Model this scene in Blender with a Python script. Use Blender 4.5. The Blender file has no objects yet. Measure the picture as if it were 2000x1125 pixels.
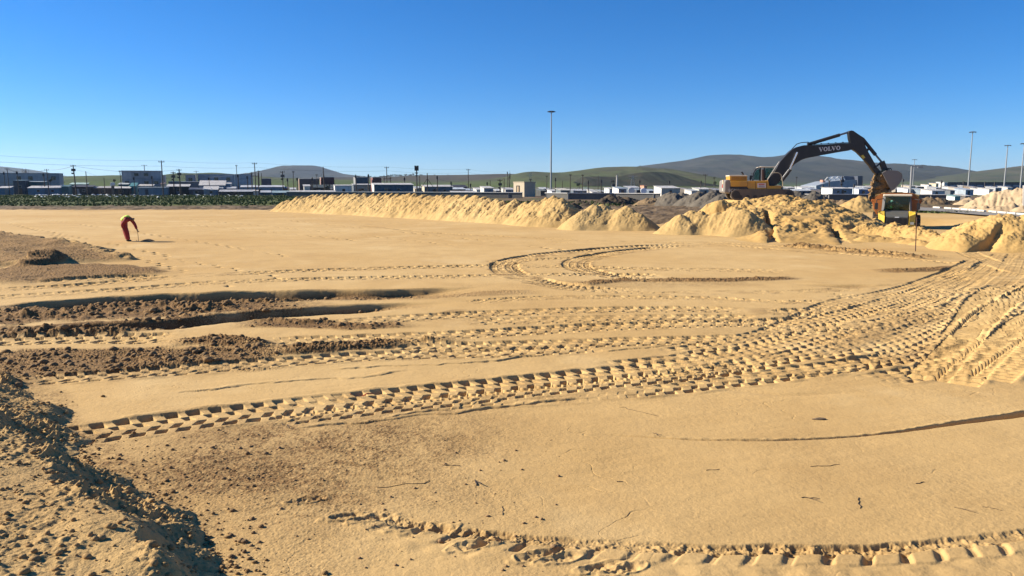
import bpy, bmesh, math, random
import numpy as np
from mathutils import Vector, Matrix

random.seed(7)
S = bpy.context.scene
COL = S.collection
R = math.radians

# ------------------------------------------------------------------ camera, sky, sun, exposure
CAMZ = 3.0
F = 1444.0                      # focal length in pixels of the 2000 px wide photograph
HOR = 362.0                     # eye level row
PITCH = math.atan((562.5 - HOR) / F)
cd = bpy.data.cameras.new("camera"); cam = bpy.data.objects.new("camera", cd); COL.objects.link(cam)
cam.location = (0, 0, CAMZ); cam.rotation_euler = (math.pi / 2 - PITCH, 0, 0)
cd.sensor_width = 36.0; cd.lens = 36.0 * F / 2000.0; cd.clip_start = 0.1; cd.clip_end = 40000
S.camera = cam

SUN_EL, SUN_AZ = R(27.0), R(11.0)          # sun on the left, a little beyond the scene
SUN = Vector((-math.cos(SUN_AZ) * math.cos(SUN_EL), math.sin(SUN_AZ) * math.cos(SUN_EL), math.sin(SUN_EL)))
W = bpy.data.worlds.new("World"); S.world = W; W.use_nodes = True
nt = W.node_tree; nt.nodes.clear()
out = nt.nodes.new("ShaderNodeOutputWorld"); bg = nt.nodes.new("ShaderNodeBackground"); sky = nt.nodes.new("ShaderNodeTexSky")
sky.sky_type = 'NISHITA'; sky.sun_disc = False; sky.sun_elevation = SUN_EL
sky.sun_rotation = math.atan2(SUN.x, SUN.y)
sky.altitude = 0; sky.air_density = 0.8; sky.dust_density = 0.0; sky.ozone_density = 10.0
bg.inputs["Strength"].default_value = 0.069
hs = nt.nodes.new("ShaderNodeHueSaturation"); hs.inputs["Saturation"].default_value = 1.13
nt.links.new(sky.outputs[0], hs.inputs["Color"]); nt.links.new(hs.outputs[0], bg.inputs[0]); nt.links.new(bg.outputs[0], out.inputs[0])
sd = bpy.data.lights.new("sun", 'SUN'); sd.energy = 5.0; sd.angle = R(0.5); sd.color = (1.0, 0.90, 0.74)
so = bpy.data.objects.new("sun", sd); COL.objects.link(so); so.rotation_euler = SUN.to_track_quat('Z', 'Y').to_euler()
S.view_settings.view_transform = 'Standard'; S.view_settings.look = 'None'; S.view_settings.gamma = 1.0
S.view_settings.exposure = 1.09

# ------------------------------------------------------------------ surveying helpers (picture point -> place in the world)
CT, ST = math.cos(PITCH), math.sin(PITCH)
def ray(px, py):
    a = (px - 1000.0) / F; b = (562.5 - py) / F
    return Vector((a, CT + b * ST, -ST + b * CT))
def G(px, py, z=0.0):
    d = ray(px, py); t = (z - CAMZ) / d.z
    return (d.x * t, d.y * t)
def AT(px, py, Y):
    d = ray(px, py); t = Y / d.y
    return Vector((d.x * t, Y, CAMZ + d.z * t))

# ------------------------------------------------------------------ tags
def tag(o, label=None, cat=None, group=None, kind=None):
    if label: o["label"] = label
    if cat: o["category"] = cat
    if group: o["group"] = group
    if kind: o["kind"] = kind
    return o
def empty(name, loc=(0, 0, 0), rz=0.0):
    o = bpy.data.objects.new(name, None); COL.objects.link(o)
    o.location = loc; o.rotation_euler = (0, 0, rz); o.empty_display_size = 0.3
    return o
def copy_tree(o, parent=None):
    c = o.copy(); COL.objects.link(c)
    if parent: c.parent = parent
    for ch in list(o.children): copy_tree(ch, c)
    return c

class MB:
    """collects shapes for ONE mesh object"""
    def __init__(s): s.v = []; s.f = []
    def add(s, vs, fs):
        n = len(s.v); s.v += [tuple(p) for p in vs]; s.f += [tuple(i + n for i in f) for f in fs]
    def box(s, c, d, M=None):
        x, y, z = d[0] / 2, d[1] / 2, d[2] / 2
        vs = [Vector((sx * x, sy * y, sz * z)) for sz in (-1, 1) for sy in (-1, 1) for sx in (-1, 1)]
        if M is not None: vs = [M @ p for p in vs]
        vs = [p + Vector(c) for p in vs]
        s.add(vs, [(0, 2, 3, 1), (4, 5, 7, 6), (0, 1, 5, 4), (2, 6, 7, 3), (0, 4, 6, 2), (1, 3, 7, 5)]); return s
    def bar(s, a, b, w, h=None, up=(0, 0, 1)):
        a, b = Vector(a), Vector(b); d = (b - a); L = d.length; d.normalize(); h = h or w
        u = Vector(up); sx = d.cross(u)
        if sx.length < 1e-4: sx = d.cross(Vector((1, 0, 0)))
        sx.normalize(); uz = sx.cross(d)
        vs = []
        for p in (a, b):
            for i, j in ((-1, -1), (1, -1), (1, 1), (-1, 1)): vs.append(p + sx * (i * w / 2) + uz * (j * h / 2))
        s.add(vs, [(0, 3, 2, 1), (4, 5, 6, 7), (0, 1, 5, 4), (1, 2, 6, 5), (2, 3, 7, 6), (3, 0, 4, 7)]); return s
    def cyl(s, a, b, r0, r1=None, n=8, cap=True):
        a, b = Vector(a), Vector(b); r1 = r0 if r1 is None else r1
        d = (b - a).normalized(); u = d.orthogonal().normalized(); w = d.cross(u)
        vs = []
        for p, r in ((a, r0), (b, r1)):
            for k in range(n):
                t = 2 * math.pi * k / n; vs.append(p + (u * math.cos(t) + w * math.sin(t)) * r)
        fs = [(k, (k + 1) % n, n + (k + 1) % n, n + k) for k in range(n)]
        if cap: fs += [tuple(range(n))[::-1], tuple(range(n, 2 * n))]
        s.add(vs, fs); return s
    def tube(s, pts, r, n=5):
        for a, b in zip(pts[:-1], pts[1:]): s.cyl(a, b, r, r, n)
        return s
    def prism(s, poly, y0, y1):
        """polygon in the local x-z plane pushed along y"""
        n = len(poly)
        vs = [(x, y0, z) for x, z in poly] + [(x, y1, z) for x, z in poly]
        area = sum(poly[i][0] * poly[(i + 1) % n][1] - poly[(i + 1) % n][0] * poly[i][1] for i in range(n))
        fr = tuple(range(n)); bk = tuple(range(2 * n - 1, n - 1, -1))
        fs = [fr, bk] + [(i, n + i, n + (i + 1) % n, (i + 1) % n) for i in range(n)]
        if area < 0: fs = [f[::-1] for f in fs]
        s.add(vs, fs); return s
    def ball(s, c, r, sub=1, sc=(1, 1, 1), jit=0.0):
        bm = bmesh.new(); bmesh.ops.create_icosphere(bm, subdivisions=sub, radius=r)
        vs = []
        for v in bm.verts:
            k = 1 + random.uniform(-jit, jit); vs.append((c[0] + v.co.x * sc[0] * k, c[1] + v.co.y * sc[1] * k, c[2] + v.co.z * sc[2] * k))
        fs = [tuple(v.index for v in f.verts) for f in bm.faces]; bm.free(); s.add(vs, fs); return s
    def build(s, name, mat, parent=None, smooth=False, bevel=0.0):
        me = bpy.data.meshes.new(name); me.from_pydata(s.v, [], s.f); me.validate()
        me.materials.append(mat)
        if smooth:
            me.polygons.foreach_set("use_smooth", [True] * len(me.polygons))
        me.update()
        o = bpy.data.objects.new(name, me); COL.objects.link(o)
        if parent: o.parent = parent
        if bevel:
            b = o.modifiers.new("bevel", 'BEVEL'); b.width = bevel; b.segments = 2; b.limit_method = 'ANGLE'; b.angle_limit = R(40)
        return o

# ------------------------------------------------------------------ materials
_MC = {}
def nodes(name):
    m = bpy.data.materials.new(name); m.use_nodes = True
    t = m.node_tree; b = t.nodes["Principled BSDF"]
    return m, t, b
def L(t, a, b): t.links.new(a, b)
def N(t, ty, **kw):
    n = t.nodes.new(ty)
    for k, v in kw.items(): setattr(n, k, v)
    return n
def noise(t, scale, detail=4.0, rough=0.6, vec=None):
    n = N(t, "ShaderNodeTexNoise"); n.inputs["Scale"].default_value = scale; n.inputs["Detail"].default_value = detail
    n.inputs["Roughness"].default_value = rough
    if vec is not None: L(t, vec, n.inputs["Vector"])
    return n
def mixc(t, fac, a, b):
    n = N(t, "ShaderNodeMix", data_type='RGBA'); n.clamp_factor = True
    if isinstance(fac, (int, float)): n.inputs[0].default_value = fac
    else: L(t, fac, n.inputs[0])
    for i, c in ((6, a), (7, b)):
        if isinstance(c, tuple): n.inputs[i].default_value = (c[0], c[1], c[2], 1)
        else: L(t, c, n.inputs[i])
    return n.outputs[2]
def ramp(t, src, a, b, c0=0.0, c1=1.0):
    n = N(t, "ShaderNodeMapRange"); n.inputs[1].default_value = a; n.inputs[2].default_value = b
    n.inputs[3].default_value = c0; n.inputs[4].default_value = c1; L(t, src, n.inputs[0]); return n.outputs[0]
def paint(col, rough=0.5, metal=0.0, dirt=0.25, scale=3.0, dcol=(0.22, 0.16, 0.10)):
    key = ("paint", col, rough, metal, dirt, scale, dcol)
    if key in _MC: return _MC[key]
    m, t, b = nodes("paint"); tc = N(t, "ShaderNodeTexCoord")
    n = noise(t, scale, 6, 0.65, tc.outputs["Object"])
    f = ramp(t, n.outputs[0], 0.42, 0.75, 0.0, dirt)
    n2 = noise(t, scale * 6, 3, 0.6, tc.outputs["Object"])
    c2 = mixc(t, ramp(t, n2.outputs[0], 0.3, 0.7, 0.0, 0.25), col, tuple(c * 0.75 for c in col))
    L(t, mixc(t, f, c2, dcol), b.inputs["Base Color"])
    b.inputs["Roughness"].default_value = rough; b.inputs["Metallic"].default_value = metal
    _MC[key] = m; return m
def sheet(col, dirt=0.35, rust=(0.16, 0.08, 0.04), freq=26.0):
    """corrugated sheet with stains"""
    key = ("sheet", col, dirt, freq)
    if key in _MC: return _MC[key]
    m, t, b = nodes("corrugated_sheet"); tc = N(t, "ShaderNodeTexCoord")
    w = N(t, "ShaderNodeTexWave", wave_type='BANDS', bands_direction='X'); w.inputs["Scale"].default_value = freq / 10
    w.inputs["Distortion"].default_value = 0.0; L(t, tc.outputs["Object"], w.inputs["Vector"])
    mp = N(t, "ShaderNodeMapping"); mp.inputs["Scale"].default_value = (1.6, 1.6, 0.35); L(t, tc.outputs["Object"], mp.inputs["Vector"])
    n = noise(t, 1.3, 6, 0.7, mp.outputs[0])
    n2 = noise(t, 0.7, 2, 0.5, tc.outputs["Object"])
    c = mixc(t, ramp(t, n2.outputs[0], 0.35, 0.65, 0, 0.5), col, tuple(x * 0.6 for x in col))
    L(t, mixc(t, ramp(t, n.outputs[0], 0.5, 0.72, 0, dirt), c, rust), b.inputs["Base Color"])
    bu = N(t, "ShaderNodeBump"); bu.inputs["Strength"].default_value = 0.6; bu.inputs["Distance"].default_value = 0.05
    L(t, w.outputs["Fac"], bu.inputs["Height"]); L(t, bu.outputs[0], b.inputs["Normal"])
    b.inputs["Roughness"].default_value = 0.55; b.inputs["Metallic"].default_value = 0.0
    _MC[key] = m; return m
def glassy(col=(0.02, 0.03, 0.03)):
    key = ("glass", col)
    if key in _MC: return _MC[key]
    m, t, b = nodes("window_glass"); b.inputs["Base Color"].default_value = (*col, 1); b.inputs["Roughness"].default_value = 0.06
    b.inputs["IOR"].default_value = 1.5
    _MC[key] = m; return m
def clear_glass():
    if "cg" in _MC: return _MC["cg"]
    m, t, b = nodes("clear_glass"); t.nodes.remove(b)
    o = t.nodes["Material Output"]; tr = N(t, "ShaderNodeBsdfTransparent"); tr.inputs[0].default_value = (0.42, 0.62, 0.58, 1)
    gl = N(t, "ShaderNodeBsdfGlossy"); gl.inputs["Roughness"].default_value = 0.05
    fr = N(t, "ShaderNodeFresnel"); fr.inputs[0].default_value = 1.5; mx = N(t, "ShaderNodeMixShader")
    L(t, fr.outputs[0], mx.inputs[0]); L(t, tr.outputs[0], mx.inputs[1]); L(t, gl.outputs[0], mx.inputs[2]); L(t, mx.outputs[0], o.inputs[0])
    _MC["cg"] = m; return m

SAND = (0.57, 0.39, 0.172); SAND2 = (0.49, 0.31, 0.118); CLOD = (0.20, 0.112, 0.045); CLOD2 = (0.105, 0.058, 0.023)  # clod browns deepened to hold the shade lying on the trench floors
def sand_mat(name="sand", a=SAND, b=SAND2, clod=CLOD, clod2=CLOD2, attr=True, fine=60.0, bump=0.5):
    m, t, bs = nodes(name); tc = N(t, "ShaderNodeTexCoord"); P = tc.outputs["Object"]
    big = noise(t, 0.09, 4, 0.55, P); mid = noise(t, 1.1, 5, 0.6, P); sm = noise(t, fine * 0.35, 4, 0.7, P)
    c = mixc(t, ramp(t, big.outputs[0], 0.35, 0.65), a, b)
    c = mixc(t, ramp(t, mid.outputs[0], 0.40, 0.72, 0, 0.35), c, tuple(x * 0.80 for x in b))
    c = mixc(t, ramp(t, sm.outputs[0], 0.48, 0.75, 0, 0.35), c, tuple(x * 0.62 for x in b))
    if attr:
        def at(nm):
            q = N(t, "ShaderNodeAttribute"); q.attribute_name = nm; return q.outputs["Fac"]
        damp = noise(t, 0.42, 6, 0.68, P); c = mixc(t, ramp(t, damp.outputs[0], 0.5, 0.68, 0, 0.38), c, (0.37, 0.225, 0.085))
        pale = noise(t, 0.23, 5, 0.6, P); c = mixc(t, ramp(t, pale.outputs[0], 0.56, 0.7, 0, 0.45), c, (0.63, 0.465, 0.235))
        n3 = noise(t, 7.0, 4, 0.7, P)
        cc = mixc(t, ramp(t, n3.outputs[0], 0.35, 0.65), clod, clod2)
        spk = noise(t, 34.0, 5, 0.75, P)
        mu = N(t, "ShaderNodeMath", operation='MULTIPLY', use_clamp=True); L(t, at("clod"), mu.inputs[0]); L(t, ramp(t, spk.outputs[0], 0.36, 0.66, 0.45, 2.0), mu.inputs[1])
        c = mixc(t, mu.outputs[0], c, cc)
        n4 = noise(t, 0.35, 5, 0.65, P)
        soil = mixc(t, ramp(t, n4.outputs[0], 0.35, 0.62), (0.075, 0.050, 0.030), (0.19, 0.135, 0.08))
        c = mixc(t, at("soil"), c, soil)
        n5 = noise(t, 0.25, 5, 0.7, P)
        gr = mixc(t, ramp(t, n5.outputs[0], 0.38, 0.62), (0.045, 0.056, 0.015), (0.085, 0.110, 0.024))
        c = mixc(t, at("grass"), c, gr)
        far = noise(t, 0.012, 4, 0.6, P)
        fc = mixc(t, ramp(t, far.outputs[0], 0.4, 0.6), (0.06, 0.085, 0.03), (0.13, 0.11, 0.07))
        c = mixc(t, at("plain"), c, fc)
    L(t, c, bs.inputs["Base Color"]); bs.inputs["Roughness"].default_value = 0.95
    bs.inputs["Specular IOR Level"].default_value = 0.15
    n6 = noise(t, fine, 3, 0.7, P); n7 = noise(t, fine * 0.2, 4, 0.65, P)
    ad = N(t, "ShaderNodeMath", operation='MULTIPLY_ADD'); L(t, n7.outputs[0], ad.inputs[0]); ad.inputs[1].default_value = 2.5; L(t, n6.outputs[0], ad.inputs[2])
    bu = N(t, "ShaderNodeBump"); bu.inputs["Strength"].default_value = bump; bu.inputs["Distance"].default_value = 0.010
    L(t, ad.outputs[0], bu.inputs["Height"]); L(t, bu.outputs[0], bs.inputs["Normal"])
    return m
M_GROUND = sand_mat(bump=0.35)
M_PILE = sand_mat("pale_sand", (0.52, 0.36, 0.155), (0.40, 0.26, 0.10), attr=False, fine=25, bump=0.5)
M_ORANGE = sand_mat("orange_sand", (0.53, 0.35, 0.135), (0.41, 0.25, 0.085), attr=False, fine=20, bump=0.6)
M_WHITEPILE = sand_mat("whitish_sand", (0.47, 0.36, 0.23), (0.40, 0.285, 0.16), attr=False, fine=20, bump=0.6)
M_MOUND = sand_mat("earth", (0.51, 0.345, 0.145), (0.35, 0.215, 0.085), attr=False, fine=45, bump=0.8)
M_GRAVEL = sand_mat("grey_gravel", (0.155, 0.132, 0.102), (0.095, 0.083, 0.066), attr=False, fine=14, bump=1.0)
M_DARKSOIL = sand_mat("dark_soil", (0.10, 0.075, 0.05), (0.06, 0.045, 0.03), attr=False, fine=12, bump=1.0)
M_BROWNSOIL = sand_mat("brown_soil", (0.26, 0.18, 0.10), (0.16, 0.11, 0.06), attr=False, fine=12, bump=1.0)

# ------------------------------------------------------------------ numpy noise
_rs = np.random.RandomState(11)
_perm = np.concatenate([_rs.permutation(256)] * 2).astype(np.int32)
_ga = (_rs.rand(256) * 2 * np.pi).astype(np.float32); _gx = np.cos(_ga); _gy = np.sin(_ga)
def perlin(x, y):
    xi = np.floor(x); yi = np.floor(y); xf = (x - xi).astype(np.float32); yf = (y - yi).astype(np.float32)
    xi = xi.astype(np.int32) & 255; yi = yi.astype(np.int32) & 255
    u = xf * xf * xf * (xf * (xf * 6 - 15) + 10); v = yf * yf * yf * (yf * (yf * 6 - 15) + 10)
    def g(ix, iy, dx, dy):
        h = _perm[_perm[ix & 255] + (iy & 255)]; return _gx[h] * dx + _gy[h] * dy
    a = g(xi, yi, xf, yf); b = g(xi + 1, yi, xf - 1, yf); c = g(xi, yi + 1, xf, yf - 1); d = g(xi + 1, yi + 1, xf - 1, yf - 1)
    return (a + u * (b - a)) * (1 - v) + (c + u * (d - c)) * v
def fbm(x, y, o=4, g=0.5):
    s = np.zeros_like(x); a = 1.0
    for k in range(o):
        s += a * perlin(x * 2 ** k + 17.3 * k, y * 2 ** k + 5.1 * k); a *= g
    return s
def sst(a, b, x):
    t = np.clip((x - a) / (b - a), 0, 1); return t * t * (3 - 2 * t)
def clodn(x, y):
    """lumpy crumbs, about 0..1"""
    n1 = perlin(x * 4.5, y * 4.5); n2 = perlin(x * 10 + 3, y * 10 + 9); n3 = perlin(x * 22, y * 22 + 4); n4 = perlin(x * 41 + 7, y * 41)
    return np.abs(n1) * 0.8 + np.abs(n2) * 0.75 + np.clip(n3, -0.1, 1) * 0.6 + np.clip(n4, -0.1, 1) * 0.42

# ------------------------------------------------------------------ the ground sheet: heights on a fan of rings
rr = [3.2]
while rr[-1] < 9000:
    r = rr[-1]
    if r < 46: dr = min(4.2e-4 * (r * r + 9) / 3, 0.07)
    elif r < 60: dr = 0.07 + (r - 46) * 0.0036
    elif r < 140: dr = 0.12 + (r - 60) * 0.010
    else: dr = 0.07 * r - 8.5
    rr.append(r + dr)
RA = np.array(rr, dtype=np.float64)
th_in = np.arange(-R(38.5), R(38.5), 7.5e-4)
TH = np.concatenate([-np.linspace(R(110), R(38.6), 60) , th_in, np.linspace(R(38.6), R(110), 60)])
NR, NC = len(RA), len(TH)
GX = (RA[:, None] * np.sin(TH)[None, :]).astype(np.float32); GY = (RA[:, None] * np.cos(TH)[None, :]).astype(np.float32)
H = np.zeros((NR, NC), np.float32); CL = np.zeros((NR, NC), np.float32)
NEAR = RA < 140; nn = int(NEAR.sum())

def resample(P, ds=0.3):
    P = np.array(P, float); # Catmull-Rom
    Q = np.vstack([2 * P[0] - P[1], P, 2 * P[-1] - P[-2]]); o = []
    for i in range(len(P) - 1):
        p0, p1, p2, p3 = Q[i:i + 4]; n = max(2, int(np.linalg.norm(p2 - p1) / ds))
        t = np.linspace(0, 1, n, endpoint=False)[:, None]
        o.append(0.5 * (2 * p1 + (p2 - p0) * t + (2 * p0 - 5 * p1 + 4 * p2 - p3) * t ** 2 + (3 * p1 - p0 - 3 * p2 + p3) * t ** 3))
    o.append(P[-1:]); return np.vstack(o)
_D = np.empty((NR, NC), np.float32); _U = np.empty((NR, NC), np.float32); _V = np.empty((NR, NC), np.float32)
def along(pts, reach, px=True):
    """for every ground vertex within reach of a line: index, arc length, signed offset (+ = right hand), line length"""
    P = [G(*p) for p in pts] if px else pts
    P = resample(P, 0.45); _D.fill(1e9); Lc = 0.0
    for a, b in zip(P[:-1], P[1:]):
        d = b - a; l = np.linalg.norm(d)
        if l < 1e-6: continue
        d = d / l
        ra, rb = np.hypot(*a), np.hypot(*b); ta, tb = math.atan2(a[0], a[1]), math.atan2(b[0], b[1])
        r0, r1 = min(ra, rb) - reach - .05, max(ra, rb) + reach + .05; dt = min(1.5, (reach + l * .1) / max(min(ra, rb), 1) * 1.15)
        i0, i1 = np.searchsorted(RA, [r0, r1]); j0, j1 = np.searchsorted(TH, [min(ta, tb) - dt, max(ta, tb) + dt])
        if i1 > i0 and j1 > j0:
            sx = GX[i0:i1, j0:j1] - a[0]; sy = GY[i0:i1, j0:j1] - a[1]
            t = sx * d[0] + sy * d[1]; tc = np.clip(t, 0, l); v = sx * d[1] - sy * d[0]
            dd = np.hypot(sx - tc * d[0], sy - tc * d[1]); m = dd < _D[i0:i1, j0:j1]
            _D[i0:i1, j0:j1][m] = dd[m]; _U[i0:i1, j0:j1][m] = (Lc + tc)[m]; _V[i0:i1, j0:j1][m] = (np.sign(v) * dd)[m]
        Lc += l
    idx = np.nonzero(_D.ravel() < reach)[0]
    return idx, _U.ravel()[idx], _V.ravel()[idx], Lc
Hf, Cf, Xf, Yf = H.ravel(), CL.ravel(), GX.ravel(), GY.ravel()

def finen(x, y):
    return 0.5 * perlin(x * 6, y * 6) + 0.6 * perlin(x * 17, y * 17) + np.clip(perlin(x * 31, y * 31), -0.4, 1) * 0.8 + np.clip(perlin(x * 49, y * 49), -0.3, 1) * 0.7
def coarse(x, y): return 0.9 * np.abs(perlin(x * 2.1, y * 2.1)) + 0.8 * np.clip(perlin(x * 4.6, y * 4.6), -0.2, 1) + 0.55 * np.clip(perlin(x * 9, y * 9), -0.2, 1) + 0.3 * np.clip(perlin(x * 17, y * 17), -.2, 1)
def windrow(pts, w, h, clod=0.06, col=1.0, flat=0.35, endfade=1.2, wander=0.25, cn=clodn):
    idx, u, v, Lc = along(pts, w * 1.5)
    x, y = Xf[idx], Yf[idx]
    wv = w * (1 + wander * perlin(u * 0.45 + h * 91, v * 0 + w * 7) + 0.35 * perlin(x * 1.7, y * 1.7))
    a = np.abs(v) / wv; e = sst(0, endfade, u) * sst(0, endfade, Lc - u)
    m = (1 - sst(flat, 1.0, a)) * e
    brk = sst(-.22, .02, perlin(x * 0.55 + w * 9, y * 1.1) + 0.4 * perlin(x * 1.7, y * 2.4) + (0.12 if h > .05 else 0.0) + (0.5 if h >= .13 and w > 1.5 else 0.0)); m = m * (0.12 + 0.88 * brk)
    hv = 0.75 * h * (0.75 + 0.6 * perlin(u * 0.6 + 3, v * 0.8 + w * 31))
    Hf[idx] += m * (hv + 0.72 * clod * (cn(x, y) - 0.15))
    Cf[idx] = np.maximum(Cf[idx], col * np.clip((1 - sst(0.6, 1.05, a)) * e + 0.25 * m * perlin(x * 9, y * 9), 0, 1))
def scarp(pts, step, back=1.6, lip=0.04, clod=0.05, col=0.9, endfade=2.0):
    """a cut edge: level ground beyond, a sharp drop on the right hand (near) side that runs out over 'back' metres"""
    idx, u, v, Lc = along(pts, back * 1.05)
    x, y = Xf[idx], Yf[idx]
    v = v + 0.30 * perlin(u * 0.45, v * 0 + 3) + 0.10 * perlin(u * 1.1, v * 0)
    e = sst(0, endfade, u) * sst(0, endfade, Lc - u)
    dn = sst(-0.05, 0.12, v) * (1 - sst(0.15 * back, back, v))
    Hf[idx] *= 1 - 0.85 * e * np.exp(-((v - 0.08) / 0.24) ** 2)
    st = step * (0.8 + 0.7 * perlin(u * 0.35 + 9, v * 0 + step * 50))
    Hf[idx] += e * (-st * dn + lip * np.exp(-((v + 0.16) / 0.15) ** 2) * (0.6 + perlin(x * 0.9, y * 0.9)) + clod * dn * sst(0.12, 0.45, v) * coarse(x, y))
    Cf[idx] = np.maximum(Cf[idx], col * e * dn)
def tyre(pts, w=0.40, pitch=0.30, depth=0.035, lug=0.055, slant=0.45, lip=0.03, clod=0.015, seed=0.0, wear=0.35, endfade=0.8, sides=(1, 1), col=0.25):
    idx, u, v, Lc = along(pts, w * 1.7)
    x, y = Xf[idx], Yf[idx]
    v = v + 0.035 * perlin(u * 0.9 + seed * 13, v * 0 + seed)
    rgh = np.clip(7.0 / np.hypot(x, y), 0.25, 1.0)
    u2 = u + 0.020 * perlin(x * 7 * rgh, y * 7 * rgh) + 0.05 * perlin(u * 0.7 + seed, v * 0); v2 = v + 0.018 * perlin(x * 6 * rgh + 5, y * 6 * rgh)
    q = v2 / w; a = np.abs(q); sg = np.where(q < 0, 0.5, 0.0)
    def row(f, lo, hi, duty, sl, ph0):
        ph = u2 / pitch + ph0 + sl * f; fr = ph - np.floor(ph)
        jit = _perm[(np.floor(ph).astype(np.int32) * 7 + int(seed * 31 + lo * 50) + (sg * 60).astype(np.int32)) & 255] / 255.0
        return sst(0.0, 0.05, fr) * (1 - sst(duty - 0.035, duty + 0.035, fr)) * sst(lo - .035, lo + .035, f) * (1 - sst(hi - .035, hi + .035, f)) * (1 - wear * 1.3 * jit)
    side = np.where(q < 0, sides[0], sides[1])
    lg = row(a, 0.56, 0.98, 0.60, 0.35, sg) * side + 0.8 * row(a, 0.10, 0.46, 0.42, slant * 1.5, sg + 0.28) * side
    fade = sst(0, endfade, u) * sst(0, endfade, Lc - u)
    k = np.clip(0.74 + 1.7 * perlin(u * 0.23 + seed * 7, v * 0.3 + seed * 3) + 0.5 * perlin(u * 0.9 + seed, v * 1.2), 0.05, 1.35)
    rut = 1 - sst(0.90, 1.06, a)
    lipv = np.exp(-((a - 1.16) / 0.13) ** 2) * np.clip(0.25 + 1.3 * perlin(x * 2.6, y * 2.6), 0, 1.5)
    cr = np.clip(coarse(x, y) - 0.2, 0, 1)
    dz = -0.5 * depth * rut * k - 0.98 * lug * np.clip(lg, 0, 1) * k + 0.5 * lip * lipv + clod * cr * (1 - sst(1.0, 1.4, a)) * np.clip(0.3 + 2 * perlin(x * 1.3, y * 1.3), 0, 1)
    keep = 1 - 0.7 * rut * fade
    Hf[idx] = Hf[idx] * keep + fade * dz
    Cf[idx] = np.maximum(Cf[idx] * keep, fade * col * np.clip((1 - sst(1.0, 1.5, a)) * (0.3 + 2.5 * perlin(x * 2.1, y * 2.1)), 0, 1))
def bars(pts, w=0.30, pitch=0.21, depth=0.03, barh=0.07, seed=0.0, endfade=0.5):
    """crawler prints: cross bars"""
    idx, u, v, Lc = along(pts, w * 1.6); x, y = Xf[idx], Yf[idx]
    a = np.abs(v) / w; ph = u / pitch + 0.12 * perlin(u * 0.9 + seed, v * 1.5); fr = ph - np.floor(ph)
    rdg = sst(0.0, 0.20, fr) * (1 - sst(0.30, 0.38, fr)); rut = 1 - sst(0.9, 1.08, a)
    fade = sst(0, endfade, u) * sst(0, endfade, Lc - u)
    k = np.clip(0.85 + 0.9 * perlin(u * 0.4 + seed * 5, v + seed), 0.2, 1.3)
    dz = -depth * rut - 0.7 * barh * rut * k + 1.1 * barh * rdg * rut * k + 0.03 * np.exp(-((a - 1.2) / 0.18) ** 2) * (0.5 + perlin(x * 4, y * 4))
    Hf[idx] = Hf[idx] * (1 - 0.75 * rut * fade) + fade * dz

def crack(pts, h=0.02):
    idx, u, v, Lc = along(pts, 0.4); x, y = Xf[idx], Yf[idx]
    v = v + 0.10 * perlin(x * 2.0, y * 2.0) + 0.05 * perlin(x * 6, y * 6)
    e = sst(0, .4, u) * sst(0, .4, Lc - u) * np.clip(0.6 + 1.6 * perlin(u * 0.5 + 7, v * 0), 0, 1.3)
    Hf[idx] += e * h * (np.exp(-((v + 0.05) / 0.06) ** 2) - 1.6 * np.exp(-((v - 0.012) / 0.014) ** 2))
# gentle lie of the land + graded surface
near = slice(0, nn * NC)
Hf[near] += 0.018 * fbm(Xf[near] * 0.12, Yf[near] * 0.12, 2)
Hf[near] += 0.006 * fbm(Xf[near] * 1.2, Yf[near] * 1.2, 3)
# scraper streaks on the finished pad
m_ = (Yf[near] < 60)
ii = np.nonzero(m_)[0]
Hf[ii] += 0.0035 * perlin((Xf[ii] * 0.93 + Yf[ii] * 0.36) * 0.9, (Yf[ii] * 0.93 - Xf[ii] * 0.36) * 7)
rg = np.clip(0.35 + 1.3 * fbm(Xf[ii] * 0.35 + 11, Yf[ii] * 0.35, 3), 0.05, 1.4)
Hf[ii] += rg * (0.0022 * np.clip(perlin(Xf[ii] * 14, Yf[ii] * 14), -0.3, 1) + 0.0013 * perlin(Xf[ii] * 38, Yf[ii] * 38))
# wind and blade streaks across the smooth sand nearest to us
wq = (1 - sst(14, 22, Yf[ii])) * np.clip(.2 + 1.6 * fbm(Xf[ii] * .5 + 31, Yf[ii] * .5, 2), 0, 1)
Hf[ii] += wq * (0.0022 * perlin((Xf[ii] * 0.45 + Yf[ii] * 0.89) * 0.9, (Xf[ii] * 0.89 - Yf[ii] * 0.45) * 6) + 0.0028 * fbm(Xf[ii] * 4, Yf[ii] * 4, 3))
rip = np.abs(perlin(Xf[ii] * 1.1 + 0.6 * perlin(Xf[ii] * 3, Yf[ii] * 3), Yf[ii] * 1.6 + 4)); Hf[ii] -= (1 - sst(18, 26, Yf[ii])) * 0.010 * np.clip(0.012 - rip, 0, 1) / 0.012 * np.clip(2.5 * perlin(Xf[ii] * .7, Yf[ii] * .7 + 9) - .1, 0, 1)

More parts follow.
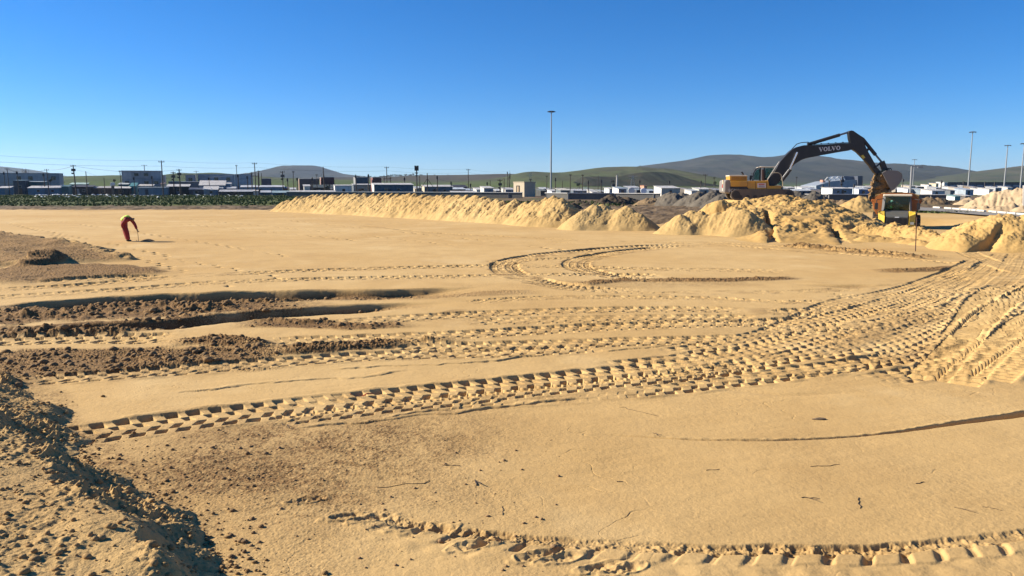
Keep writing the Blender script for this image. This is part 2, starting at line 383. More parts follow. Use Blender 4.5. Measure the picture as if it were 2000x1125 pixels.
# loose brown crumb layers and windrows (left side)
windrow([(-160, 452), (-60, 470), (0, 478), (60, 500), (110, 520)], 3.0, 0.36, 0.07, 0.7, 0.8)
windrow([(-100, 560), (0, 540), (90, 528), (160, 530), (240, 545)], 2.2, 0.15, 0.06, 0.8, 0.5)
windrow([(20, 520), (60, 522), (100, 514), (125, 510)], 0.8, 0.45, 0.05, 0.9, 0.3)
windrow([(-160, 616), (0, 614), (150, 609), (300, 602), (440, 595), (560, 588), (660, 580)], 1.75, 0.02, 0.085, 1.0, 0.75, 2.5, cn=coarse)
windrow([(-160, 650), (0, 648), (150, 642), (300, 634), (420, 622), (520, 612)], 0.8, 0.02, 0.08, 1.0, 0.7, 2.0, cn=coarse)
windrow([(-160, 712), (0, 708), (150, 706), (300, 703), (450, 700), (600, 694)], 1.15, 0.02, 0.035, 0.8, 0.75, 1.0, cn=finen)
windrow([(700, 579), (850, 576), (980, 572), (1080, 570)], 0.6, 0.02, 0.04, 0.45, 0.6, 1.5)
scarp([(-80, 604), (0, 600), (60, 590), (130, 586), (200, 581), (330, 575), (450, 571), (600, 568), (700, 567), (850, 564), (950, 560)], 0.34, 2.3, 0.05, 0.08, endfade=3.5)
windrow([(-60, 606), (40, 604), (120, 600), (250, 596), (380, 590), (480, 588), (560, 583), (640, 578)], 0.75, 0.10, 0.11, cn=coarse)
windrow([(-60, 622), (60, 618), (180, 612), (300, 606), (420, 602), (500, 598)], 0.6, 0.11, 0.12, cn=coarse)
scarp([(-80, 641), (0, 640), (100, 637), (200, 634), (330, 627), (470, 612), (600, 603), (700, 597), (800, 593), (900, 590)], 0.28, 1.2, 0.05, 0.07, endfade=3.5)
windrow([(-60, 655), (40, 652), (150, 648), (260, 641), (360, 637)], 0.55, 0.14, 0.12, cn=coarse)
windrow([(430, 636), (520, 631), (600, 632), (680, 636), (760, 634), (830, 630)], 0.55, 0.10, 0.09, cn=coarse)
windrow([(840, 617), (900, 608), (940, 606)], 0.35, 0.10, 0.07)
windrow([(290, 676), (360, 668), (430, 668), (500, 674), (560, 684)], 0.45, 0.15, 0.10)
windrow([(470, 690), (580, 686), (700, 678), (800, 668), (920, 664)], 0.36, 0.15, 0.09)
windrow([(-60, 720), (60, 705), (180, 703), (300, 700), (420, 698), (540, 700)], 0.75, 0.05, 0.035, 0.85, 0.6)
windrow([(-60, 745), (40, 752), (120, 760)], 0.6, 0.06, 0.04, 0.9, 0.5)
windrow([(1110, 560), (1200, 549), (1300, 547), (1400, 548), (1500, 545), (1570, 541)], 0.45, 0.08, 0.09, 0.9)
windrow([(1690, 530), (1790, 528), (1900, 520)], 0.6, 0.08, 0.08, 0.8)
windrow([(1280, 608), (1360, 606), (1450, 608)], 0.3, 0.06, 0.06, 0.8)
windrow([(1520, 478), (1640, 490), (1760, 500), (1860, 506)], 1.1, 0.20, 0.20, 0.65, 0.3, cn=coarse)
windrow([(1880, 520), (1990, 500), (2080, 495)], 0.8, 0.12, 0.12, 0.4, cn=coarse)
# crumb carpet in the foreground
windrow([(130, 905), (300, 890), (520, 880), (760, 872), (900, 860)], 1.0, 0.012, 0.005, 0.24, 0.5, cn=finen)
windrow([(300, 960), (480, 950), (700, 930), (900, 925)], 0.9, 0.008, 0.004, 0.20, 0.4, cn=finen)
windrow([(430, 1010), (560, 1020), (700, 1060), (820, 1100)], 0.8, 0.006, 0.004, 0.16, 0.4, cn=finen)
windrow([(380, 1050), (470, 1100), (520, 1150)], 0.5, 0.01, 0.025, 0.45, 0.4)

# faint graded lines and footprints on the finished pad
for q, (a, b) in enumerate([((30, 420), (560, 500)), ((0, 435), (330, 500)), ((330, 425), (900, 480)), ((560, 430), (1200, 500)), ((120, 418), (700, 470)), ((330, 505), (560, 545)),
                            ((300, 410), (820, 440)), ((0, 430), (460, 560))]):
    idx, u, v, Lc = along([a, ((a[0] + b[0]) / 2, (a[1] + b[1]) / 2 - 2), b], 0.3)
    st = (np.sin(u * 2 * np.pi / 0.75) > 0.1) * np.exp(-((v - 0.1 * np.sign(np.sin(u * np.pi / 0.75))) / 0.09) ** 2)
    Hf[idx] += -0.075 * st * np.clip(0.5 + 1.7 * perlin(u * 0.2 + q * 9, v * 0), 0, 1)
# fine scattering of scuffs over the whole pad
ii = np.nonzero((Yf[near] < 95) & (Yf[near] > 14))[0]
sc = perlin(Xf[ii] * 0.9 + Yf[ii] * 0.3, Yf[ii] * 2.2); Hf[ii] += -0.10 * np.clip(sc - 0.34, 0, 1) * np.clip(perlin(Xf[ii] * 5, Yf[ii] * 5) + 0.2, 0, 1)

# --- tyre tracks, oldest first
tyre([(-80, 572), (0, 565), (150, 557), (300, 545), (400, 538), (600, 528), (800, 522), (950, 519), (1100, 521), (1300, 526), (1450, 528), (1560, 531)], 0.45, 0.36, 0.05, 0.08, seed=1, endfade=3)
tyre([(-80, 586), (0, 580), (150, 571), (300, 561), (400, 553), (600, 545), (800, 541), (1000, 538), (1150, 536), (1300, 537)], 0.42, 0.36, 0.05, 0.085, seed=2)
tyre([(60, 556), (200, 545), (330, 540)], 0.5, 0.34, 0.04, 0.06, seed=14)
tyre([(1400, 477), (1300, 479), (1200, 484), (1100, 493), (1030, 502), (990, 512), (985, 522), (1000, 534), (1040, 547), (1120, 561), (1220, 568), (1320, 566)], 0.55, 0.30, 0.10, 0.08, seed=3, wear=0.1, col=0.5, endfade=5.0)
tyre([(1440, 481), (1340, 481), (1250, 487), (1170, 498), (1130, 509), (1128, 520), (1160, 532), (1230, 543), (1330, 551), (1400, 552)], 0.55, 0.30, 0.10, 0.08, seed=4, wear=0.1, col=0.5, endfade=5.0)
tyre([(940, 512), (1060, 506), (1150, 503)], 0.35, 0.28, 0.03, 0.03, seed=24)
tyre([(1280, 473), (1400, 478), (1520, 488), (1650, 497), (1780, 507), (1880, 517)], 0.38, 0.34, 0.03, 0.045, seed=5, wear=.7)
tyre([(1360, 472), (1480, 479), (1600, 488), (1720, 497), (1840, 507)], 0.36, 0.34, 0.03, 0.04, seed=6, wear=.7)
tyre([(700, 440), (850, 455), (1000, 463), (1150, 470), (1300, 474)], 0.35, 0.32, 0.03, 0.035, seed=25)
tyre([(900, 592), (1000, 584), (1100, 581), (1250, 581), (1400, 583), (1520, 590), (1640, 590)], 0.30, 0.42, 0.02, 0.085, 0.9, 0.01, 0.005, seed=7, sides=(1, 0.3))
tyre([(1250, 575), (1400, 571), (1550, 570), (1700, 562), (1820, 552)], 0.3, 0.34, 0.03, 0.03, seed=26, wear=0.8)
tyre([(620, 634), (750, 624), (900, 615), (1050, 609), (1200, 605), (1350, 604), (1480, 608), (1600, 612)], 0.42, 0.32, 0.045, 0.06, seed=8)
tyre([(500, 668), (640, 664), (800, 658), (960, 650), (1120, 641), (1300, 634), (1460, 630), (1600, 622), (1720, 606)], 0.42, 0.31, 0.045, 0.07, seed=9)
tyre([(-60, 668), (60, 663), (180, 660), (280, 661), (350, 657)], 0.52, 0.36, 0.06, 0.12, seed=10, wear=.15, clod=.004, col=0.05)
tyre([(900, 628), (1040, 626), (1200, 622), (1350, 620), (1500, 622)], 0.40, 0.31, 0.03, 0.06, seed=27)
tyre([(740, 672), (900, 676), (1060, 672), (1220, 667), (1380, 663), (1500, 660), (1640, 655), (1800, 645)], 0.40, 0.30, 0.05, 0.08, seed=11)
tyre([(20, 742), (150, 736), (300, 726), (450, 715), (600, 703), (720, 695), (850, 690), (980, 688), (1100, 682), (1180, 676)], 0.36, 0.31, 0.05, 0.08, seed=12, lip=0.045)
tyre([(820, 788), (950, 780), (1100, 772), (1250, 760), (1400, 745), (1550, 728), (1700, 708), (1850, 684), (2020, 655)], 0.36, 0.30, 0.035, 0.075, seed=13, lip=0.05)
tyre([(1240, 742), (1380, 724), (1520, 700), (1650, 672), (1780, 640), (1900, 604), (2040, 570)], 0.36, 0.30, 0.035, 0.07, seed=15)
tyre([(1180, 716), (1320, 704), (1420, 684), (1500, 655), (1560, 628), (1640, 592), (1740, 572), (1810, 552), (1870, 528), (1915, 508)], 0.40, 0.30, 0.05, 0.06, seed=16)
tyre([(1400, 700), (1520, 660), (1600, 628), (1690, 604), (1780, 582), (1850, 556), (1910, 528), (1960, 503)], 0.40, 0.30, 0.05, 0.06, seed=17)
tyre([(60, 862), (180, 845), (320, 825), (500, 804), (680, 783), (850, 765), (1000, 749), (1150, 733), (1280, 720), (1400, 704), (1500, 682), (1600, 654), (1720, 618), (1820, 580), (1890, 544), (1945, 508)], 0.44, 0.275, 0.055, 0.085, seed=18, lip=0.045, wear=0.2)
tyre([(500, 822), (700, 801), (880, 780), (1050, 762), (1200, 745), (1350, 730), (1500, 708)], 0.30, 0.275, 0.03, 0.075, seed=19, lip=0.03)
tyre([(1560, 640), (1700, 640), (1850, 628), (2030, 600)], 0.4, 0.31, 0.03, 0.07, seed=28)
tyre([(1500, 612), (1640, 604), (1760, 606), (1880, 590), (2030, 556)], 0.4, 0.31, 0.035, 0.06, seed=29)
tyre([(1660, 700), (1780, 660), (1860, 610), (1920, 575), (2030, 540)], 0.4, 0.31, 0.035, 0.06, seed=30)
for k, (o1, o2) in enumerate([(0, 0), (55, 4)]):
    tyre([(1880 + o1, 560), (1915 + o1, 535), (1945 + o1 * .7, 512), (1965 + o1 * .5, 496)], 0.45, 0.28, 0.07, 0.04, seed=20 + k)
tyre([(2050, 540), (1990, 528), (1950, 515), (1905, 500), (1885, 490)], 0.45, 0.3, 0.05, 0.04, seed=22)
for q, c in enumerate([[(1300, 690), (1420, 672), (1540, 640), (1660, 610), (1780, 575), (1880, 535)], [(1560, 700), (1680, 675), (1800, 640), (1900, 600), (2030, 555)], [(1480, 650), (1600, 640), (1740, 628), (1860, 600), (2030, 575)], [(1600, 575), (1720, 580), (1850, 572), (2030, 560)], [(1620, 720), (1760, 695), (1880, 660), (2020, 620)], [(1700, 745), (1800, 728), (1880, 712), (2030, 690)]]):
    tyre(c, 0.36, 0.30, 0.03, 0.075, seed=40 + q, wear=0.55, clod=0.012)
windrow([(1560, 690), (1640, 668), (1720, 640), (1790, 620), (1850, 600)], 0.5, 0.01, 0.07, 0.35, 0.2, cn=coarse)
windrow([(1640, 720), (1720, 705), (1800, 690), (1880, 660)], 0.4, 0.01, 0.07, 0.35, 0.2, cn=coarse)
# --- crawler prints on the right
bars([(1806, 742), (1850, 700), (1890, 655), (1915, 625), (1960, 592), (2040, 552)], 0.30, 0.23, 0.03, 0.17, 1)
bars([(1862, 752), (1915, 703), (1965, 660), (2010, 622), (2060, 590)], 0.30, 0.23, 0.03, 0.17, 2)
bars([(1870, 660), (1893, 625), (1905, 600), (1920, 580), (1945, 565)], 0.32, 0.23, 0.03, 0.12, 3)
bars([(1905, 640), (1935, 610), (1975, 585), (2030, 560)], 0.30, 0.23, 0.03, 0.12, 6)
bars([(1930, 745), (1985, 700), (2040, 660)], 0.28, 0.23, 0.02, 0.09, 4)
for c in ([(500, 750), (620, 742), (720, 735), (800, 722)], [(640, 722), (760, 715), (900, 710), (980, 702), (1100, 690)], [(560, 838), (700, 826), (820, 812), (950, 800), (1050, 785), (1180, 778)], [(740, 820), (860, 800), (930, 796)], [(1150, 685), (1260, 680), (1330, 670)],
          [(1400, 745), (1520, 740), (1640, 728), (1740, 715)], [(1450, 735), (1580, 732), (1650, 722), (1720, 712)], [(330, 768), (460, 755), (560, 742)], [(1000, 470), (1100, 474), (1250, 480)]): crack(c)
# --- thin ruts
idx, u, v, Lc = along([(1130, 846), (1220, 851), (1330, 858), (1450, 861), (1560, 859), (1660, 853), (1760, 844), (1870, 827), (1960, 815), (2080, 797)], 0.6)
x, y = Xf[idx], Yf[idx]; v = v + 0.012 * perlin(u * 3, v * 0) + 0.006 * perlin(x * 14, y * 14)
wd = 0.020 + 0.062 * sst(3.4, 6.8, u) + 0.006 * perlin(u * 1.2, v * 0); e = sst(0, 1.6, u) * np.clip(0.85 + 0.5 * perlin(u * 0.8 + 5, v * 0), .4, 1.2)
dp = 0.035 + 0.10 * sst(3.4, 6.8, u)
Hf[idx] += e * (-dp * sst(-wd - 0.010, -wd + 0.004, v) * (1 - sst(-wd * .2, wd * 1.3, v)) + 0.010 * np.exp(-((v + wd + 0.035) / 0.03) ** 2) * (.5 + 1.5 * perlin(x * 9, y * 9)))
scarp([(1330, 755), (1420, 762), (1520, 766), (1620, 766), (1720, 764)], 0.045, 0.22, 0.012, 0.0, 0.15, 2.0)
scarp([(1540, 556), (1640, 556), (1760, 558)], 0.09, 0.8, 0.03, 0.02, 0.4, 2.0)
# --- foreground: one tyre shoulder with crumbs and blocks
idx, u, v, Lc = along([(620, 985), (720, 1010), (850, 1037), (1000, 1056), (1150, 1068), (1300, 1076), (1500, 1081), (1700, 1080), (1850, 1069), (2000, 1052), (2150, 1030)], 0.75)
x, y = Xf[idx], Yf[idx]; v = v + 0.02 * perlin(u * 1.3, v * 0)
fade = sst(0, 1.5, u)
fr = (u / 0.31 + v * 1.8 + 0.12 * perlin(u * 0.9, v * 0) + 0.05 * perlin(x * 7, y * 7)) % 1.0
v = v + 0.035 * perlin(x * 3.1, y * 3.1) + 0.02 * perlin(x * 8, y * 8); tr = sst(-0.15, -0.10, v) * (1 - sst(0.02, 0.06, v)) * np.clip(.9 + .8 * perlin(u * .6 + 3, v * 3), 0.45, 1)
blk = sst(0.02, 0.07, v) * (1 - sst(0.20, 0.24, v)) * sst(0.0, 0.16, fr) * (1 - sst(0.66, 0.86, fr))
gap = sst(-0.02, 0.02, v) * (1 - sst(0.16, 0.22, v)) * (1 - sst(0.0, 0.1, fr) * (1 - sst(0.72, 0.9, fr)))
Hf[idx] += fade * (np.clip(0.9 + 0.6 * perlin(u * 0.5, v * 0), 0.6, 1.2) * (tr * (-0.045 + 0.060 * np.clip(coarse(x * 2.2, y * 2.2), 0, 1.2)) + 0.012 * blk - 0.036 * gap * np.clip(.7 + .9 * perlin(u * 1.1, v * 2), 0.2, 1.0)) + 0.012 * np.exp(-((v - 0.32) / 0.1) ** 2) * perlin(x * 5, y * 5) * 2)
Cf[idx] = np.maximum(Cf[idx], 0.26 * fade * tr)
# boot prints beside it
for k in range(11):
    cx, cy = G(600 + k * 62 + (k % 2) * 14, 978 + k * 13 + (k % 3) * 5 + (k % 2) * 14)
    ii = np.nonzero((np.abs(Xf[near] - cx) < 0.3) & (np.abs(Yf[near] - cy) < 0.3))[0]
    if len(ii):
        lx = (Xf[ii] - cx) * 0.94 + (Yf[ii] - cy) * 0.34; ly = -(Xf[ii] - cx) * 0.34 + (Yf[ii] - cy) * 0.94
        d = np.hypot(lx / 0.15, ly / 0.055)
        d = d + 0.5 * perlin(Xf[ii] * 14, Yf[ii] * 14); Hf[ii] += -0.018 * (1 - sst(0.60, 1.05, d)) * (0.8 + 0.8 * perlin(Xf[ii] * 25, Yf[ii] * 25)) + 0.012 * np.exp(-((d - 1.35) / 0.25) ** 2)
for c, w_, a_ in (([(80, 880), (250, 880), (450, 890), (650, 880), (850, 855), (1120, 830)], 1.35, .55), ([(250, 980), (420, 970), (600, 960), (800, 940), (1080, 930)], 1.1, .48), ([(380, 1050), (520, 1060), (640, 1100)], .9, .44), ([(-100, 710), (150, 708), (350, 704), (560, 698)], 1.3, .55), ([(30, 740), (70, 800), (120, 860), (230, 930), (330, 1010), (430, 1090), (520, 1150)], .45, .60), ([(640, 578), (800, 575), (960, 572), (1060, 572)], 1.0, .35), ([(1000, 552), (1150, 556), (1350, 552), (1560, 546)], 1.1, .3), ([(1250, 690), (1450, 660), (1650, 620), (1850, 570)], 1.6, .14)):
    idx, u, v, Lc = along(c, w_ * 1.5); x, y = Xf[idx], Yf[idx]
    m = (1 - sst(.35, 1.2, np.abs(v) / w_ + .5 * perlin(x * 1.2, y * 1.2))) * sst(0, 2.2, u) * sst(0, 3.0, Lc - u)
    Cf[idx] = np.maximum(Cf[idx], a_ * m * np.clip(.8 + .7 * fbm(x * 1.3, y * 1.3, 3) + .9 * perlin(x * 9, y * 9) + .6 * perlin(x * 21, y * 21), .1, 1.5))
# duller, rougher strip nearest to us
rn = np.hypot(Xf[near], Yf[near]); fz = (1 - sst(8.6, 10.5, rn + 0.9 * perlin(Xf[near] * 0.5, Yf[near] * 0.5) - 0.10 * (Xf[near])))
fz *= np.clip(0.62 + 0.9 * fbm(Xf[near] * 0.55 + 3, Yf[near] * 0.55, 3), 0.1, 1.15)
ii = np.nonzero(fz > 0.02)[0]; lf = 1 - 0.75 * sst(-1.0, 2.5, Xf[ii])
Cf[ii] = np.clip(Cf[ii] + 0.20 * fz[ii] * (0.45 + 0.55 * lf), 0, 1)
pt = np.clip(0.2 + 2.2 * fbm(Xf[ii] * 1.1 + 5, Yf[ii] * 1.1, 3), 0, 1.2)
Hf[ii] += fz[ii] * lf * (0.012 * fbm(Xf[ii] * 2.2, Yf[ii] * 2.2, 3) + pt * 0.008 * np.clip(perlin(Xf[ii] * 21, Yf[ii] * 21) + 0.7 * perlin(Xf[ii] * 48, Yf[ii] * 48) - 0.1, -0.05, 1))
# crumbs everywhere the loose colour is; pit where the truck waits
ii = np.nonzero((Cf[near] > 0.05) & (Yf[near] < 60))[0]
Hf[ii] += Cf[ii] * 0.014 * np.clip(perlin(Xf[ii] * 22, Yf[ii] * 22) + 0.7 * perlin(Xf[ii] * 47, Yf[ii] * 47), -0.3, 1)
TRX, TRY = 30.4, 58.6
pd = np.hypot((Xf[near] - 32.5) / 10.0, (Yf[near] - 60.0) / 8.5)
Hf[near] -= 1.15 * (1 - sst(0.55, 1.15, pd))

# ground cover zones
SOIL = np.zeros(NR * NC, np.float32); GRASS = np.zeros_like(SOIL); PLAIN = np.zeros_like(SOIL)
wob = 2.5 * fbm(Xf * 0.15, Yf * 0.15, 4)
yb = np.interp(Xf, [-400, -30, -28, -15, -3, 5, 12, 20, 26, 31, 36, 42, 60, 400], [94, 92, 88, 78, 66, 57, 56, 60, 72, 84, 92, 92, 96, 100])
SOIL = sst(-1.0, 1.5, Yf - yb + wob).astype(np.float32)
gl = sst(105, 115, Yf + 3 * wob) * (1 - sst(-14, 2, Xf + wob * 2))
gr_ = sst(0.1, 0.5, fbm(Xf * 0.1 + 7, Yf * 0.1, 3)) * sst(104, 116, Yf) * 0.9
vy = np.interp(Xf, [38, 44, 52, 60, 90], [92, 84, 79, 74, 60])
gv = np.exp(-((Yf - vy + wob * .5) / 3.2) ** 2) * sst(38, 43, Xf) * 0.95
vy2 = np.interp(Xf, [55, 60, 70, 90], [100, 93, 83, 70]); gv2 = np.exp(-((Yf - vy2 + wob * .4) / 2.4) ** 2) * sst(55, 58, Xf) * 0.9
GRASS = np.clip(np.maximum.reduce([gl, gr_, gv, gv2]), 0, 1).astype(np.float32)
PLAIN = sst(215, 260, np.hypot(Xf, Yf)).astype(np.float32)
ii = np.nonzero(SOIL[near] > 0.02)[0]
Hf[ii] += SOIL[ii] * (0.30 * fbm(Xf[ii] * 0.5, Yf[ii] * 0.5, 4) * (1 - GRASS[ii] * .3)) * (1 - 0.8 * sst(120, 138, np.hypot(Xf[ii], Yf[ii])))

def grid_mesh(name, X, Y, Z, mat, attrs=None, keep=None, kind=None):
    nr, nc = Z.shape
    co = np.empty((nr * nc, 3), np.float32); co[:, 0] = X.ravel(); co[:, 1] = Y.ravel(); co[:, 2] = Z.ravel()
    q = (np.arange(nr - 1)[:, None] * nc + np.arange(nc - 1)[None, :]).ravel().astype(np.int32)
    fc = np.stack([q, q + 1, q + nc + 1, q + nc], 1)
    if keep is not None:
        k = keep.ravel()[fc].any(1); fc = fc[k]
        used = np.zeros(nr * nc, bool); used[fc.ravel()] = True
        mp = np.cumsum(used) - 1; co = co[used]; fc = mp[fc].astype(np.int32)
        if attrs: attrs = {k2: v.ravel()[used] for k2, v in attrs.items()}
    me = bpy.data.meshes.new(name); nv, nf = len(co), len(fc)
    me.vertices.add(nv); me.vertices.foreach_set("co", co.ravel())
    me.loops.add(nf * 4); me.loops.foreach_set("vertex_index", fc.ravel())
    me.polygons.add(nf); me.polygons.foreach_set("loop_start", np.arange(0, nf * 4, 4, dtype=np.int32))
    me.polygons.foreach_set("loop_total", np.full(nf, 4, np.int32))
    me.polygons.foreach_set("use_smooth", np.ones(nf, bool))
    for k2, v in (attrs or {}).items():
        a = me.attributes.new(k2, 'FLOAT', 'POINT'); a.data.foreach_set("value", np.ascontiguousarray(v.ravel(), dtype=np.float32))
    me.materials.append(mat); me.update(calc_edges=True)
    o = bpy.data.objects.new(name, me); COL.objects.link(o)
    return o
def ground_z(x, y):
    r = math.hypot(x, y); t = math.atan2(x, y)
    i = min(max(int(np.searchsorted(RA, r)), 1), NR - 1); j = min(max(int(np.searchsorted(TH, t)), 1), NC - 1)
    return float(H[i, j])
gnd = grid_mesh("ground", GX, GY, H, M_GROUND, {"clod": Cf, "soil": SOIL, "grass": GRASS, "plain": PLAIN}); gnd["kind"] = "structure"

# ------------------------------------------------------------------ heaps
def heap(name, label, cat, peaks, mat, res=0.08, slope=0.68, lump=0.10, streak=0.10, sdir=(-0.55, -0.84), group=None, extra=None, clod=0.0, rnd=0.5, base=0.0, soft=0.05):
    """peaks: (x, y, z, [slope, stretch x, stretch y]); surface = highest of the cones, roughened"""
    x0 = min(p[0] - (p[2] + .5) / slope * (p[4] if len(p) > 4 else 1) for p in peaks) - 1; x1 = max(p[0] + (p[2] + .5) / slope * (p[4] if len(p) > 4 else 1) for p in peaks) + 1
    y0 = min(p[1] - (p[2] + .5) / slope * (p[5] if len(p) > 5 else 1) for p in peaks) - 1; y1 = max(p[1] + (p[2] + .5) / slope * (p[5] if len(p) > 5 else 1) for p in peaks) + 1
    X, Y = np.meshgrid(np.arange(x0, x1, res, dtype=np.float32), np.arange(y0, y1, res, dtype=np.float32))
    wx = 0.22 * fbm(X * 0.6, Y * 0.6, 3); wy = 0.22 * fbm(X * 0.6 + 40, Y * 0.6, 3)
    Z = np.zeros_like(X); K = soft
    for p in peaks:
        s = p[3] if len(p) > 3 and p[3] else slope; ax = p[4] if len(p) > 4 else 1; ay = p[5] if len(p) > 5 else 1
        d = np.hypot((X - p[0] + wx) / ax, (Y - p[1] + wy) / ay)
        Z += np.exp(np.clip((p[2] - s * (np.sqrt(d * d + rnd * rnd) - rnd)) / K, -60, 60))
    Z = K * np.log(Z + 1e-25)
    up = np.clip((Z - base) / 0.6, 0, 1)
    a = X * sdir[0] + Y * sdir[1]; b = X * sdir[1] - Y * sdir[0]
    Z = Z + up * (streak * (fbm(b * 1.9 + 0.3 * wx, a * 0.30, 4, 0.6) - 0.6 * np.clip(perlin(b * 2.6 + 5, a * 0.4), 0, 1) - 0.45 * np.clip(perlin(b * 5.5 + wx, a * 0.9) - 0.1, 0, 1)) + lump * fbm(X * 1.4, Y * 1.4, 4) + lump * 0.5 * np.abs(perlin(X * 4, Y * 4)) + 0.045 * np.clip(perlin(X * 7, Y * 7), -.2, 1) + 0.03 * np.clip(perlin(X * 13, Y * 13), -.3, 1))
    if clod: Z = Z + clod * np.clip(up * 1.5, 0, 1) * clodn(X, Y)
    if extra: Z = extra(X, Y, Z)
    keep = Z > base - 0.12
    o = grid_mesh(name, X, Y, Z, mat, keep=keep)
    return tag(o, label, cat, group, "thing")

GP = "sand heaps along the edge of the pad"
def crest(lst):
    """(px, py, Y, ...) -> peaks"""
    r = []
    for px, py, Y, *rest in lst:
        p = AT(px, py, Y); r.append((p.x, p.y, p.z, *rest))
    return r
def dense(lst, ds=0.9):
    P = np.array([p[:3] for p in crest(lst)]); o = []
    for a, b in zip(P[:-1], P[1:]):
        n = max(1, int(np.linalg.norm(b - a) / ds))
        for k in range(n): o.append(tuple(a + (b - a) * k / n))
    o.append(tuple(P[-1])); return o
heap("sand_berm", "long pale sand berm with gullied face running back along the pad edge", "sand berm",
     dense([(545, 402, 89), (562, 390, 87), (580, 385, 86), (610, 380, 85), (650, 379.5, 82.5), (700, 378.5, 79), (730, 380, 77.5), (765, 378, 75.5), (800, 377.5, 73), (840, 381, 70.5), (880, 380.5, 68), (912, 379.5, 66), (945, 383, 64), (968, 390, 62.5), (985, 393, 61.5), (1005, 390, 60.5), (1028, 396, 59.5), (1045, 391, 58.5), (1068, 386, 57.3), (1084, 384, 56.6), (1096, 388, 56)]),
     M_PILE, 0.06, 0.70, 0.15, 0.085, rnd=0.12, clod=0.05, group=GP)
heap("sand_heap", "pale twin peaked sand heap, just right of the long berm", "sand heap",
     crest([(1160, 399, 52.0), (1178, 399, 52.2), (1222, 402, 51.4), (1200, 409, 51.6), (1140, 412, 51.5), (1245, 416, 50.6)]), M_PILE, 0.05, 0.76, 0.05, 0.06, group=GP, rnd=0.25)
heap("sand_heap", "pale sand heap with smooth left flank in front of the orange mound", "sand heap",
     crest([(1352, 411, 47.2), (1368, 412, 47.0), (1330, 421, 46.6), (1405, 415, 46.4), (1438, 404, 46.0), (1452, 408, 45.4), (1470, 424, 45.0)]), M_PILE, 0.05, 0.76, 0.06, 0.08, group=GP, rnd=0.25)

EXO = AT(1480, 388, 67.0)                     # where the excavator stands
EZ = 1.72
def orange_extra(X, Y, Z):
    # levelled platform under the machine
    d = np.hypot(np.clip(np.abs(X - 22.8) - 3.2, 0, 99), np.clip(np.abs(Y - 66.8) - 2.2, 0, 99))
    Z = np.where(d < 0.01, EZ - 0.02 + 0.03 * perlin(X * 2, Y * 2), np.maximum(Z, EZ - 0.02 - 0.55 * d))
    for (ax, ay), (bx, by), dep in ((G(1490, 424, .85), G(1501, 464, .3), 0.62), (G(1620, 436, .75), G(1648, 468, .3), 0.66)):
        L_ = math.hypot(bx - ax, by - ay); dx, dy = (bx - ax) / L_, (by - ay) / L_
        u = (X - ax) * dx + (Y - ay) * dy; v = (X - ax) * dy - (Y - ay) * dx + 0.15 * perlin(X * 2, Y * 2)
        m = sst(-0.8, 0.6, u) * sst(-0.8, 0.6, L_ - u)
        Z = Z + m * (0.12 * dep * np.exp(-((v - 0.30) / 0.35) ** 2) - dep * sst(0.0, 0.10, -v) * (1 - sst(0.10, 0.60, -v)))
    return Z
